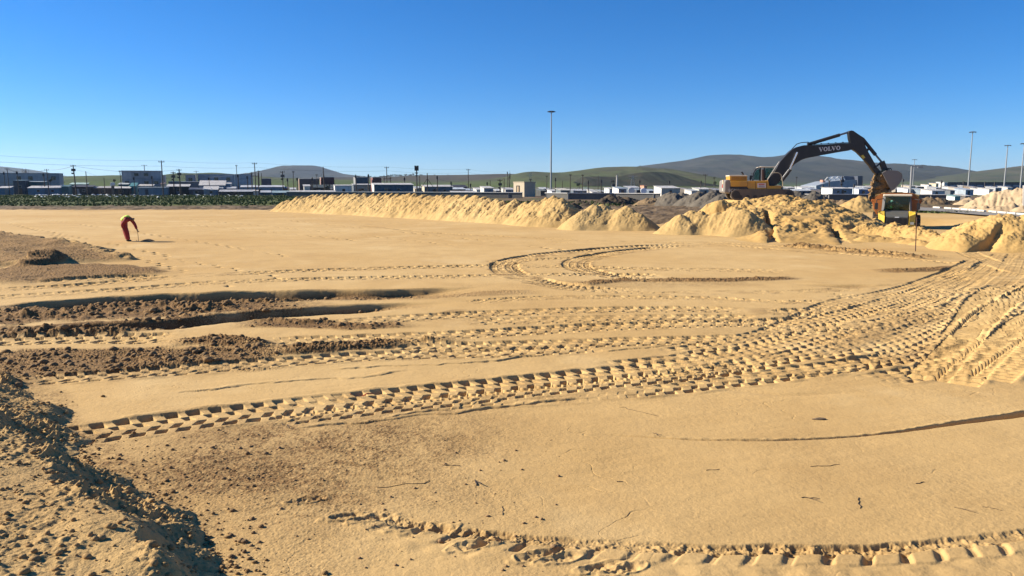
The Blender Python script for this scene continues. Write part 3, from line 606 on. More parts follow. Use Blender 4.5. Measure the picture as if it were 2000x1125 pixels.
def surface_mound():
    pts = []
    for px, py, Y in ((1392, 403, 57), (1412, 395, 58), (1450, 393, 59), (1485, 388, 60), (1512, 384, 60.5), (1545, 385, 60.5), (1565, 389, 59.5), (1590, 398, 58), (1613, 394, 57), (1640, 404, 56), (1665, 414, 55), (1690, 424, 53),
        (1420, 414, 52), (1470, 410, 53), (1520, 407, 53.5), (1560, 411, 52), (1600, 409, 51.5), (1640, 422, 51), (1690, 435, 49), (1500, 423, 48), (1540, 422, 47.8), (1592, 422, 47.8), (1538, 431, 45.6), (1600, 431, 45.6), (1635, 431, 48), (1672, 439, 47.5),
        (1500, 444, 44), (1540, 447, 43.6), (1590, 447, 43.6), (1640, 446, 44.5), (1685, 449, 44.5), (1500, 461, 40.6), (1540, 464, 40.3), (1590, 464, 40.3), (1640, 464, 41), (1690, 462, 41.5)):
        p = AT(px, py, Y); pts.append((p.x, p.y, p.z))
    for px, py in ((1478, 474), (1505, 476), (1545, 477), (1590, 476), (1640, 477), (1700, 478), (1430, 462), (1395, 440), (1380, 420), (1740, 470), (1735, 455)): pts.append((*G(px, py), -0.05))
    for x, y in ((14, 57), (15, 62), (15, 69), (19, 73), (24, 73), (29, 71), (30.5, 66), (29.5, 61), (29, 56), (27.5, 51), (33, 66)): pts.append((x, y, -0.25))
    P = np.array(pts); n = len(P); c2 = 0.7 ** 2
    A = np.sqrt((P[:, None, 0] - P[None, :, 0]) ** 2 + (P[:, None, 1] - P[None, :, 1]) ** 2 + c2); M_ = np.zeros((n + 1, n + 1)); M_[:n, :n] = A; M_[:n, n] = 1; M_[n, :n] = 1
    w = np.linalg.solve(M_, np.concatenate([P[:, 2], [0]]))
    X, Y = np.meshgrid(np.arange(12.5, 31.5, 0.055, dtype=np.float32), np.arange(36.5, 74, 0.055, dtype=np.float32))
    wx = X + 0.3 * fbm(X * 0.5, Y * 0.5, 3); wy = Y + 0.3 * fbm(X * 0.5 + 30, Y * 0.5, 3); Z = np.full_like(X, w[n])
    for k in range(n): Z += np.float32(w[k]) * np.sqrt((wx - P[k, 0]) ** 2 + (wy - P[k, 1]) ** 2 + c2).astype(np.float32)
    up = np.clip(Z / 0.5, 0, 1); a = -.55 * X - .84 * Y; b = -.84 * X + .55 * Y
    Z += up * (0.22 * fbm(b * 1.1, a * 0.35, 3) + 0.18 * fbm(X * 0.9, Y * 0.9, 4) + 0.14 * np.clip(perlin(X * 2.2, Y * 2.2) - .1, 0, 1) + np.clip(.5 + 2 * fbm(X * .5, Y * .5 + 8, 2), 0, 1.2) * (0.15 * np.clip(perlin(X * 4.2, Y * 4.2) - .12, 0, 1) + 0.04 * perlin(X * 6, Y * 6)) + 0.13 * np.clip(perlin(X * 8.0, Y * 8.0) - .10, 0, 1))
    c0 = AT(1540, 427, 46.9); c1 = AT(1598, 427, 46.9); e = sst(-0.35, 0.05, 0.95 - np.abs(Y - 46.9 + 0.12 * perlin(X * 1.1, Y * 1.1)) ) * sst(-0.4, 0.1, X - c0.x) * sst(-0.3, 0.1, c1.x - X)
    Z = Z * (1 - e) + e * (c0.z + 0.10 + 0.05 * (Y - 46.9) + 0.02 * perlin(X * 2, Y * 2))
    Z = orange_extra(X, Y, Z)
    o = grid_mesh("sand_mound", X, Y, Z, M_ORANGE, keep=Z > -0.12)
    tag(o, "big lumpy orange sand mound with a ledge and dark slots, under the excavator", "sand mound", GP, "thing")
surface_mound()
heap("sand_mound", "low clumpy yellow sand bank in front of the dump truck", "sand mound",
     dense([(1690, 441, 44), (1745, 437, 43), (1795, 445, 41), (1838, 463, 38), (1874, 482, 35)], 0.8) + dense([(1690, 462, 40), (1760, 464, 39.5), (1800, 471, 37.5), (1845, 480, 36)], 0.8),
     M_ORANGE, 0.05, 0.58, 0.09, 0.10, clod=0.14, rnd=0.3, group=GP, soft=0.10)
def right_extra(X, Y, Z):
    (ax, ay), (bx, by) = (20.5, 33.35), (23.0, 34.85)
    L_ = math.hypot(bx - ax, by - ay); dx, dy = (bx - ax) / L_, (by - ay) / L_
    u = (X - ax) * dx + (Y - ay) * dy; v = (X - ax) * dy - (Y - ay) * dx + 0.06 * perlin(X * 2, Y * 2)
    m = sst(-0.7, 0.1, u) * sst(-0.2, 0.4, L_ - u)
    return Z + m * (0.08 * np.exp(-((v + 0.3) / 0.35) ** 2) - 0.40 * sst(-0.04, 0.05, v) * (1 - sst(0.12, 0.7, v)))  # slot shaped so its wall goes dark, in place of a cast shadow
heap("sand_heap", "yellow sand heap with a diagonal slot shaped to hold dark shade, at the picture's right edge", "sand heap",
     crest([(1862, 452, 39.4), (1895, 438, 38.6), (1925, 426, 38.0), (1880, 460, 34.8), (1895, 449, 35.5), (1915, 435, 35.8)]) + dense([(1930, 428, 35.8), (1952, 422, 35.6), (1980, 421, 35.4), (2010, 424, 35.2), (2050, 420, 35), (2090, 424, 34.6)], 0.8), M_ORANGE, 0.05, 0.64, 0.06, 0.08, extra=right_extra, clod=0.11, rnd=0.3, group=GP, soft=0.08)
heap("sand_heap", "large pale sand heap beyond the road on the right", "sand heap",
     dense([(1905, 396, 94), (1925, 384, 94), (1945, 374, 94), (1965, 370, 93), (1995, 367, 92), (2040, 366, 90), (2100, 370, 88)], 1.2) + crest([(1900, 404, 90), (1925, 402, 87), (1950, 401, 84), (1975, 397, 84), (2000, 402, 81), (2030, 398, 80)]), M_WHITEPILE, 0.12, 0.62, 0.12, 0.22, group=GP)
heap("soil_heap", "small pinkish soil heap behind the kerb, left of the large pale heap", "soil heap", crest([(1891, 386, 118), (1884, 390, 116)]), M_WHITEPILE, 0.12, 0.7, 0.1, 0.1)
# the near earth mound in the bottom left corner
def mound_extra(X, Y, Z): return Z
def earth_mound():
    cr = [(*G(a, b, z), z) for a, b, z in ((-330, 600, .62), (-170, 672, .58), (-75, 745, .54), (-12, 832, .48), (62, 884, .45), (160, 962, .46), (244, 1034, .47), (292, 1105, .46), (322, 1180, .44), (365, 1280, .40), (420, 1400, .34))]
    X, Y = np.meshgrid(np.arange(-11.5, 0.4, .012, dtype=np.float32), np.arange(2.6, 12.5, .012, dtype=np.float32))
    D = np.full_like(X, 1e9); V = np.zeros_like(X); ZC = np.zeros_like(X)
    for a, b in zip(cr[:-1], cr[1:]):
        d = np.array([b[0] - a[0], b[1] - a[1]]); l = np.hypot(*d); d = d / l
        sx, sy = X - a[0], Y - a[1]; t = np.clip(sx * d[0] + sy * d[1], 0, l); dd = np.hypot(sx - t * d[0], sy - t * d[1]); v = -(sx * d[1] - sy * d[0])
        m = dd < D; D[m] = dd[m]; V[m] = (np.sign(v) * dd)[m]; ZC[m] = (a[2] + (b[2] - a[2]) * t / l)[m]
    w = V + 0.26 * perlin(X * 1.1, Y * 1.1) + 0.12 * perlin(X * 2.9, Y * 2.9) + 0.05 * perlin(X * 7, Y * 7)
    Z = np.where(w > 0, ZC - 0.80 * w + 0.34 * np.clip(w - 0.30, 0, 2), ZC + 0.10 * np.minimum(-w, 1.0) - 0.05 * np.clip(-w - 1.2, 0, 9))
    Z += 0.035 * perlin(X * 1.6, Y * 1.6)
    up = np.clip((Z + 0.03) / 0.12, 0, 1); sp = np.clip(0.5 + 1.5 * fbm(X * 0.9 + 2, Y * 0.9, 2), 0.1, 1.3)
    fl = 0.55 + 0.9 * sst(-0.15, 0.15, w)
    Z += up * fl * (0.07 * np.clip(perlin(X * 2.6, Y * 2.6) - 0.05, 0, 1) + sp * (0.09 * np.clip(perlin(X * 6.5, Y * 6.5) - 0.14, 0, 1) + 0.09 * np.clip(perlin(X * 14, Y * 14) - 0.10, 0, 1) + 0.065 * np.clip(perlin(X * 24, Y * 24) - 0.05, 0, 1)) + 0.012 * perlin(X * 38, Y * 38) - 0.05 * np.clip(0.06 - np.abs(perlin(X * 4.2 + 9, Y * 4.2)), 0, 1) * 4 * sp)
    o = grid_mesh("earth_mound", X, Y, Z, M_MOUND, keep=(Z > -0.06))
    tag(o, "clumpy brown earth mound in the near left corner, dark on its right flank", "earth mound", None, "thing")
earth_mound()

heap("soil_heap", "dark brown clumpy soil heap between the orange mound and the truck", "soil heap", crest([(1662, 419, 53), (1684, 424, 52.5), (1704, 432, 51.5)]), M_BROWNSOIL, 0.08, 0.6, 0.2, 0.1, clod=0.12, rnd=0.3)
GG = "grey gravel heaps"
for k, (lab, pk) in enumerate([
    ("grey gravel heap, leftmost of the row and with a rounded top", [(1308, 375.5, 112), (1316, 377, 111)]),
    ("small dark grey gravel heap, tucked behind the rounded one", [(1332, 376, 122)]),
    ("brownish grey gravel heap with pointed top and long left flank", [(1362, 375.5, 108), (1350, 380, 108)]),
    ("grey gravel heap, topped by a dark crest behind the brownish one", [(1340, 378, 124), (1367, 374, 116)]),
    ("grey gravel heap between the brownish heap and the excavator's counterweight", [(1392, 374, 105), (1386, 380, 104)]),
    ("dark grey gravel heap directly under the excavator's counterweight", [(1414, 378, 100), (1408, 383, 99)]),
    ("low grey gravel heap showing behind the excavator's crawler tracks", [(1440, 380, 102)]),
    ("small grey gravel heap just right of the excavator's boom foot", [(1538, 376, 112)]),
    ("grey gravel heap, middle one of three right of the excavator cab", [(1557, 372.5, 114)]),
    ("grey gravel heap with steep dark right side, farthest right of the gravel", [(1592, 375, 108), (1586, 379, 107)])]):
    heap("gravel_heap", lab, "gravel heap", crest(pk), M_GRAVEL, 0.12, 0.66, 0.14, 0.10, clod=0.05, group=GG, rnd=0.4)
GD = "dark soil heaps on the waste ground"
for lab, pk, mt in [
    ("dark soil heap with two humps on the waste ground behind the twin heap", [(1192, 381, 118), (1205, 383, 118), (1180, 388, 116), (1225, 385, 120), (1240, 389, 120)], M_DARKSOIL),
    ("small dark soil heap in front of the grey wall opening", [(1131, 391, 112)], M_DARKSOIL),
    ("low brown soil heap covered in weeds beside the gravel", [(1262, 388, 112), (1275, 388, 112)], M_BROWNSOIL),
    ("long dark soil heap sloping down behind the berm's right end", [(1092, 389, 96), (1105, 393, 96), (1118, 398, 94)], M_DARKSOIL),
    ("tiny dark soil heap, right of a green weed patch", [(1145, 396, 106)], M_DARKSOIL),
    ("low brown soil heap between the gravel and the dumping truck", [(1625, 391, 100), (1650, 391, 98), (1668, 394, 96)], M_BROWNSOIL),
    ("pointed pale sand heap just left of the dump body", [(1682, 384, 88), (1676, 390, 86)], M_PILE),
    ("rough brown soil heap behind the dump truck's right side", [(1790, 386, 118), (1815, 385, 118), (1832, 387, 118)], M_BROWNSOIL),
    ("dark brown soil bank between the rough heap and the turquoise box", [(1846, 390, 120), (1862, 391, 120), (1874, 392, 118)], M_DARKSOIL)]:
    heap("soil_heap", lab, "soil heap", crest(pk), mt, 0.13, 0.6, 0.2, 0.12, clod=0.1, group=GD, rnd=0.4)

# ------------------------------------------------------------------ hills
def hill_mat(name, cols, scale=0.004, low=26.0):
    m, t, b = nodes(name); tc = N(t, "ShaderNodeTexCoord"); P = tc.outputs["Object"]
    mp = N(t, "ShaderNodeMapping"); mp.inputs["Scale"].default_value = (1, 0.5, 5.0); L(t, P, mp.inputs["Vector"])
    n = noise(t, scale, 6, 0.62, mp.outputs[0]); n2 = noise(t, scale * 5, 5, 0.7, mp.outputs[0]); n3 = noise(t, scale * 22, 4, 0.7, mp.outputs[0])
    c = mixc(t, ramp(t, n.outputs[0], 0.42, 0.58), cols[0], cols[1])
    c = mixc(t, ramp(t, n2.outputs[0], 0.43, 0.60, 0, 0.85), c, tuple(x * 0.8 for x in cols[2]))
    c = mixc(t, ramp(t, n3.outputs[0], 0.52, 0.7, 0, 0.45), c, tuple(x * 0.5 for x in cols[2]))
    sp_ = N(t, "ShaderNodeSeparateXYZ"); L(t, P, sp_.inputs[0]); nz = noise(t, scale * 3, 4, .6, mp.outputs[0])
    ad_ = N(t, "ShaderNodeMath", operation='MULTIPLY_ADD'); L(t, nz.outputs[0], ad_.inputs[0]); ad_.inputs[1].default_value = low * 1.2; L(t, sp_.outputs[2], ad_.inputs[2])
    c = mixc(t, ramp(t, ad_.outputs[0], low * .7, low * 1.5, .85, 0.0), c, (0.085, 0.115, 0.036))
    L(t, c, b.inputs["Base Color"]); b.inputs["Roughness"].default_value = 1.0; b.inputs["Specular IOR Level"].default_value = 0.0
    return m
def hill(name, prof, D, mat, foot=0.55, back=1.35, amp=0.10, seed=0, kind="structure"):
    px = np.array([p[0] for p in prof], float); py = np.array([p[1] for p in prof], float)
    nc = 260; xs = np.linspace(px[0], px[-1], nc); ys = np.interp(xs, px, py)
    ys = np.convolve(np.pad(ys, 2, mode='edge'), [.1, .2, .4, .2, .1], 'valid')
    zc = np.array([AT(x, y, D).z for x, y in zip(xs, ys)]) + 0.0
    dx = np.array([(ray(x, HOR).x / ray(x, HOR).y) for x in xs])
    t = np.concatenate([np.linspace(0, 1, 46), np.linspace(1, 1.6, 14)[1:]])
    Y = np.where(t[:, None] <= 1, D * (foot + (1 - foot) * t[:, None]), D * (1 + (back - 1) * (t[:, None] - 1) / 0.6)) * np.ones((1, nc))
    X = D * dx[None, :] * (1 + 0.0 * Y) + (Y - D) * 0.15 * dx[None, :]
    pr = np.where(t <= 1, sst(0, 1, t) * 0.55 + t * 0.45, 1 - sst(1, 1.6, t))
    # crest height along the picture stays; flanks carry spurs and gullies
    n = fbm((X / D * 22 + seed).astype(np.float32), (Y / D * 7 + seed).astype(np.float32), 4)
    env = np.clip(t * (1 - t) * 4, 0, 1)[:, None]
    Z = np.maximum(zc, -2)[None, :] * pr[:, None] * (1 + amp * 2.2 * n * env) - 3 * (1 - pr[:, None])
    o = grid_mesh(name, X.astype(np.float32), Y.astype(np.float32), Z.astype(np.float32), mat); o["kind"] = kind; return o
GREY = ((0.036, 0.038, 0.028), (0.052, 0.048, 0.036), (0.028, 0.034, 0.022)); GRN = ((0.075, 0.10, 0.038), (0.095, 0.11, 0.05), (0.055, 0.07, 0.032))
hill("mountain", [(-500, 330), (-200, 322), (-60, 320), (0, 325), (25, 328), (60, 340), (130, 349), (210, 354), (300, 360)], 6500, hill_mat("far_scrub", GREY, 0.0009), seed=1)
hill("hill", [(-600, 352), (60, 346), (100, 346), (150, 344.5), (230, 343), (310, 342), (360, 343), (380, 341), (400, 337.5), (412, 337), (428, 337.5), (450, 339.5), (490, 343), (560, 348), (640, 350), (760, 354), (900, 360)], 2000, hill_mat("green_field", GRN, 0.0022), seed=2)
hill("mountain", [(430, 352), (480, 346), (510, 341), (545, 334), (570, 327.5), (588, 323.5), (605, 323), (617, 323.5), (640, 331), (660, 338), (690, 342), (730, 346), (800, 352), (880, 360)], 6000, hill_mat("far_scrub_peak", GREY, 0.001), seed=3)
hill("hill", [(560, 352), (640, 347), (680, 346), (740, 345.5), (780, 344), (820, 342.3), (900, 341.5), (960, 340), (1000, 339.5), (1040, 341), (1120, 346), (1200, 356)], 3000, hill_mat("purple_slope", ((0.072, 0.062, 0.046), (0.06, 0.056, 0.042), (0.085, 0.072, 0.05)), 0.0018), seed=4)
hill("hill", [(820, 362), (880, 357), (930, 353), (985, 346), (1005, 340), (1025, 336), (1040, 335), (1060, 336), (1080, 337), (1100, 336.5), (1130, 333), (1160, 328.5), (1180, 326.5), (1220, 325.3), (1250, 325.5), (1290, 330), (1360, 345), (1420, 360)], 2300, hill_mat("green_pasture", ((0.075, 0.092, 0.038), (0.088, 0.092, 0.046), (0.075, 0.07, 0.042)), 0.002), seed=5)
hill("mountain", [(1120, 350), (1200, 333), (1250, 324), (1300, 318), (1340, 312.5), (1380, 303.5), (1400, 302), (1430, 302), (1450, 303), (1487, 307), (1508, 306), (1530, 302.5), (1545, 301), (1560, 301), (1578, 306), (1593, 312), (1625, 316), (1664, 316), (1684, 317.5), (1732, 322), (1800, 330.5), (1850, 336), (1890, 340), (1960, 346), (2100, 356)], 5200, hill_mat("big_mountain", GREY, 0.0012), amp=0.14, seed=6)
hill("hill", [(1125, 356), (1138, 345.5), (1165, 344.5), (1205, 345.5), (1225, 341), (1250, 337), (1275, 335.5), (1300, 337), (1320, 341.5), (1345, 350), (1372, 358), (1400, 362)], 1500, hill_mat("dark_thicket", ((0.022, 0.028, 0.018), (0.03, 0.034, 0.022), (0.05, 0.045, 0.032)), 0.006, 2.0), foot=0.8, amp=0.2, seed=7)
hill("hill", [(1560, 361), (1680, 357), (1760, 353), (1830, 346.5), (1885, 340.5), (1920, 335), (1960, 329), (2000, 324), (2100, 312), (2300, 300), (2600, 300)], 3400, hill_mat("right_slope", ((0.075, 0.078, 0.04), (0.088, 0.07, 0.05), (0.05, 0.062, 0.03)), 0.0016), seed=8)
# ------------------------------------------------------------------ road with kerb stones
def strip(name, left, right, mat, z):
    l = resample(left, 3.0); r = resample(right, 3.0); n = min(len(l), len(r))
    l = l[np.linspace(0, len(l) - 1, n).astype(int)]; r = r[np.linspace(0, len(r) - 1, n).astype(int)]
    mb = MB(); vs = []
    for a, b in zip(l, r): vs += [(a[0], a[1], z), (b[0], b[1], z)]
    mb.add(vs, [(2 * i, 2 * i + 1, 2 * i + 3, 2 * i + 2) for i in range(n - 1)])
    return mb.build(name, mat)
ROAD_Z = 0.16
far_e = [G(1690, 403.2, ROAD_Z), G(1760, 403.8, ROAD_Z), G(1830, 406.3, ROAD_Z), G(1880, 410, ROAD_Z), G(1940, 415, ROAD_Z), G(2000, 420, ROAD_Z), G(2100, 430, ROAD_Z)]
near_e = [G(1690, 408.5, ROAD_Z), G(1760, 409.5, ROAD_Z), G(1830, 412.5, ROAD_Z), G(1880, 416.5, ROAD_Z), G(1940, 421.5, ROAD_Z), G(2000, 427, ROAD_Z), G(2100, 439, ROAD_Z)]
o = strip("road", far_e, near_e, paint((0.20, 0.19, 0.175), 0.9, 0, 0.5, 0.6, (0.36, 0.27, 0.16)), ROAD_Z); tag(o, kind="structure")
kp = resample([G(1824, 405.6, ROAD_Z), G(1880, 409.6, ROAD_Z), G(1940, 414.6, ROAD_Z), G(2000, 419.6, ROAD_Z), G(2090, 428.6, ROAD_Z)], 0.25)
mb = MB(); i = 0
while i < len(kp) - 9:
    a, b = kp[i], kp[i + 8]
    mb.bar((a[0], a[1], ROAD_Z + .06), (b[0], b[1], ROAD_Z + .06), 0.28, 0.20); i += 9 if (i // 9) % 5 else 13
tag(mb.build("kerb", paint((0.62, 0.58, 0.50), 0.8, 0, 0.3), bevel=0.02), kind="structure")

# ------------------------------------------------------------------ excavator
YEL = paint((0.62, 0.30, 0.025), 0.45, 0, 0.55, 1.2, (0.25, 0.15, 0.06)); BLK = paint((0.016, 0.016, 0.018), 0.5, 0, 0.25, 1.5, (0.07, 0.055, 0.04))
GRYM = paint((0.21, 0.195, 0.18), 0.6, 0, 0.4, 1.5); CHR = paint((0.75, 0.75, 0.75), 0.2, 1.0, 0.1); STEEL = paint((0.19, 0.175, 0.16), 0.6, 0.0, 0.5, 2.0, (0.20, 0.15, 0.10))
CRM = paint((0.68, 0.60, 0.46), 0.6, 0, 0.3, 2.0)
PHI = R(7.0); EXA = Vector((math.cos(PHI), -math.sin(PHI), 0))
ex = empty("excavator", (EXO.x, EXO.y, EZ), -PHI)
tag(ex, "yellow and black crawler excavator on the orange mound, tipping its bucket over a truck", "excavator")
def E(px, py, y=0.0):
    """picture point -> (x, z) in the excavator's own side plane at local depth y"""
    d = ray(px, py); nrm = Vector((math.sin(PHI), math.cos(PHI), 0)); q = Vector((EXO.x, EXO.y, EZ)) + nrm * y
    t = (q - Vector((0, 0, CAMZ))).dot(nrm) / d.dot(nrm); p = Vector((0, 0, CAMZ)) + d * t - Vector((EXO.x, EXO.y, EZ))
    return (p.dot(EXA), p.z)
def EP(lst, y=0.0): return [E(a, b, y) for a, b in lst]
def E3(px, py, y): a = E(px, py, y); return (a[0], y, a[1])
YN = -1.45                                   # near side of the house
house = MB(); pl = EP([(1427, 353.2), (1499, 353.2), (1500.5, 352.4), (1502.5, 363), (1526, 363), (1526, 373.2), (1466, 373.2), (1459, 364.3), (1427, 364.3)], YN)
house.prism(pl, YN, 1.45); ho = house.build("engine_housing", YEL, ex, bevel=0.03)
for px in (1460.5, 1476, 1497.5):
    a = E3(px, 354, YN - .012); b = E3(px, 372.6 if px > 1465 else 364, YN - .012); MB().bar(a, b, 0.03, 0.02, (0, 1, 0)).build("panel_seam", BLK, ho)
mb = MB().prism(EP([(1425.5, 364.4), (1459, 364.4), (1466, 373.3), (1526, 373.3), (1526, 377.5), (1425.5, 378)], YN), YN + .02, 1.43); lo = mb.build("lower_skirt", BLK, ex, bevel=0.02)
mb = MB().prism(EP([(1414.5, 353), (1418, 351.2), (1422, 350.8), (1428, 352.6), (1428, 376.8), (1424, 378.3), (1415.5, 377.6), (1413.8, 374)], YN + .05), YN + .03, 1.42)
cw = mb.build("counterweight", GRYM, ex, bevel=0.12)
x0, z0 = E(1414.6, 358, YN)
for y, z, s, c in ((-0.9, 0.12, 0.34, (0.8, 0.62, 0.4)), (-0.7, -.25, .3, (.55, .12, .08)), (-.95, -.55, .26, (.75, .72, .6))): MB().box((x0 - .03, y, z0 + z), (0.05, s, s)).build("reflector", paint(c, 0.4), cw)
mb = MB().prism(EP([(1425, 344), (1427, 342), (1458, 342), (1459.5, 344.5), (1459.5, 353.1), (1425, 353.1)], YN + .35), YN + .35, 0.9); hd = mb.build("engine_hood", YEL, ex, bevel=0.05)
mb = MB().prism(EP([(1424.5, 342.2), (1459.8, 342.2), (1459.8, 344.2), (1424.5, 344.2)], YN + .32), YN + .32, 0.95); mb.build("hood_lid", CRM, hd, bevel=0.02)
mb = MB().prism(EP([(1430, 345), (1457.5, 345), (1457.5, 351.4), (1430, 351.4)], YN + .335), YN + .335, YN + .36); gr = mb.build("vent_grille", paint((0.10, 0.045, 0.012), 0.7), hd)
for k in range(6):
    a = E3(1430.5, 345.8 + k * 1.0, YN + .32); b = E3(1457, 345.8 + k * 1.0, YN + .32)
    mb = MB() if k == 0 else mb; mb.bar(a, b, 0.02, 0.025)
mb.build("louvre", YEL, gr)
a = E3(1451.5, 342, -.3); b = E3(1451, 338.6, -.3); c = E3(1448, 336.2, -.3); mb = MB().cyl(a, b, .07).cyl(b, c, .07); mb.build("exhaust_pipe", BLK, ex)
# operator cab (far side of the boom)
CY0, CY1 = 0.25, 1.35
cab = MB(); fr = [(1470, 353), (1471.5, 339), (1476, 331), (1484, 326.2), (1512, 326), (1524, 331), (1528, 352), (1528, 361), (1526, 372), (1490, 372)]
cb = empty("cab", (0, 0, 0)); cb.parent = ex
for y in (CY0, CY1):
    P3 = [E3(a, b, y) for a, b in fr]
    for p, q in zip(P3, P3[1:] + P3[:1]): cab.bar(p, q, 0.09, 0.09, (0, 1, 0))
for i in (1, 2, 3, 4, 5, 6, 7): a = E(*fr[i], CY0); cab.bar((a[0], CY0, a[1]), (a[0], CY1, a[1]), 0.09)
for px in (1485, 1493): a = E3(px, 327, CY0); b = E3(px - 1, 353, CY0); cab.bar(a, b, 0.12, 0.1, (0, 1, 0))
cbo = cab.build("cab_frame", BLK, ex)
bpy.data.objects.remove(cb)
mb = MB().prism(EP([(1481, 327.3), (1486, 324.7), (1513, 324.9), (1519, 327.5)], CY0 - .05), CY0 - .08, CY1 + .08); mb.build("cab_roof", CRM, ex, bevel=0.03)
for nm, q in (("rear_window", [(1472, 351), (1473.5, 339), (1477, 332.5), (1483.5, 329), (1483, 351)]), ("side_window", [(1494, 351), (1495, 328.5), (1512, 328.5), (1522, 333), (1525.5, 351)]), ("door_window", [(1512, 360), (1526, 345), (1527.5, 360)])):
    mb = MB().prism(EP(q, CY0), CY0 - .01, CY0 + .01); mb.build("window", clear_glass(), cbo)
    mb = MB().prism(EP(q, CY1), CY1 - .01, CY1 + .01); mb.build("window", clear_glass(), cbo)
a = E(1486, 352, .6); s_ = MB().box((a[0] + .55, .75, a[1] + .1), (.5, .5, .14)).box((a[0] + .32, .75, a[1] + .5), (.12, .5, .8)); s_.build("operator_seat", BLK, cbo)
mb = MB().prism(EP([(1488, 352.5), (1492, 352.5), (1491.5, 331), (1488, 331)], CY0 - .3), CY0 - .35, CY0 - .2); mb.build("hose_stack", paint((.10, .05, .035), .7), ex)
mb = MB(); p = [E3(1466, 352.5, -.2), E3(1465.5, 344, -.2), E3(1470.5, 344, -.2), E3(1471, 352.5, -.2)]; mb.tube(p, .045); mb.box(E3(1466, 346.5, -.2), (.2, .2, .35)); mb.build("mirror", BLK, ex)
mb = MB(); P3 = [E3(1508, 337.5, YN + .1), E3(1520, 337.3, YN + .1), E3(1525.5, 341, YN + .1), E3(1529, 358, YN + .1), E3(1528.5, 375, YN + .1)]; mb.tube(P3, .035, 6); mb.build("guard_rail", paint((.42, .34, .22), .5), ex)
mb = MB().prism(EP([(1517, 361.8), (1524.5, 361.8), (1524.5, 362.8), (1517, 362.8)], YN - .02), YN - .02, YN + .5); mb.build("step_plate", CRM, ex)
mb = MB().prism(EP([(1479.5, 358), (1495.5, 358), (1495.5, 366.5), (1479.5, 366.5)], YN - .03), YN - .03, YN - .014); sg = mb.build("side_sign", paint((0.78, 0.74, 0.70), 0.5, 0, 0.1), ex)
mb = MB()
for q0, q1 in (((1481.5, 360), (1493.5, 360)),): mb.bar(E3(*q0, YN - .04), E3(*q1, YN - .04), .09, .01, (0, 1, 0))
mb.build("sign_lettering", paint((0.55, 0.06, 0.04), .5), sg)
mb = MB()
for yy in (362.3, 364, 365.3): mb.bar(E3(1481.5, yy, YN - .04), E3(1494, yy, YN - .04), .035, .01, (0, 1, 0))
mb.build("sign_lettering", paint((0.30, 0.2, 0.18), .5), sg)
def text_mesh(name, body, size, mat, parent, M, ext=0.008, ysc=1.0):
    cu = bpy.data.curves.new(name, 'FONT'); cu.body = body; cu.size = size; cu.extrude = ext; cu.align_x = 'CENTER'; cu.align_y = 'CENTER'
    t_ = bpy.data.objects.new(name, cu); COL.objects.link(t_)
    dg = bpy.context.evaluated_depsgraph_get(); me = bpy.data.meshes.new_from_object(t_.evaluated_get(dg)); bpy.data.objects.remove(t_)
    me.materials.clear(); me.materials.append(mat); me.transform(M)
    o = bpy.data.objects.new(name, me); COL.objects.link(o); o.parent = parent; return o
LET = paint((0.62, 0.62, 0.62), 0.5, 0, 0.05)
a = E3(1433.3, 371.9, YN + .015); text_mesh("model_lettering", "EC380", 0.34, LET, lo, Matrix.Translation((a[0], YN + 0.008, a[2])) @ Matrix.Rotation(math.pi / 2, 4, 'X'))
# undercarriage
ux, uz = E(1482, 388, 0)
for y in (-1.25, 1.25):
    L2, rr_ = 2.25, 0.46; q = []
    for k in range(9): t_ = math.pi / 2 + math.pi * k / 8; q.append((ux - L2 + rr_ * math.cos(t_), rr_ + rr_ * math.sin(t_)))
    for k in range(9): t_ = -math.pi / 2 + math.pi * k / 8; q.append((ux + L2 + rr_ * math.cos(t_), rr_ + rr_ * math.sin(t_)))
    mb = MB().prism(q, y - .30, y + .30)
    for k in range(26):
        x = ux - L2 + 2 * L2 * k / 25
        for z in (0.0, 2 * rr_): mb.box((x, y, z), (.12, .62, .07))
    co = mb.build("crawler_track", paint((0.10, 0.085, 0.07), 0.8, 0, 0.6, 2.0), ex, bevel=0.01)
    mb = MB()
    for k in range(7): mb.cyl((ux - 1.9 + k * .63, y - .33, .27), (ux - 1.9 + k * .63, y + .33, .27), .17, n=12)
    for sx in (-L2, L2): mb.cyl((ux + sx, y - .33, rr_), (ux + sx, y + .33, rr_), .34, n=14)
    mb.build("roller", BLK, co)
MB().box((ux, 0, .75), (2.2, 2.2, .45)).cyl((ux, 0, .8), (ux, 0, E(1480, 377.5, 0)[1]), .8, n=20).build("turntable", BLK, ex)
# boom, arm, cylinders, bucket : centre plane y = -0.15
BY = -0.15
bm_ = EP([(1496, 353.5), (1500, 348), (1510, 337.5), (1522, 316), (1530, 307), (1541, 296), (1547, 291.5), (1556, 287.2), (1568, 284.1), (1583, 283.6), (1610, 282.4), (1640, 280.3), (1659, 279.6), (1666, 281.5), (1667, 288), (1664, 291.5), (1655, 294.5), (1642, 296.5), (1625, 299.5), (1600, 304), (1585, 307), (1572, 309.5), (1563, 313), (1552, 319.5), (1545, 326), (1538, 335), (1528, 349), (1514, 362), (1504, 364), (1497, 360)], BY)
mb = MB().prism(bm_, BY - .36, BY + .36); boom = mb.build("boom", BLK, ex, bevel=0.03)
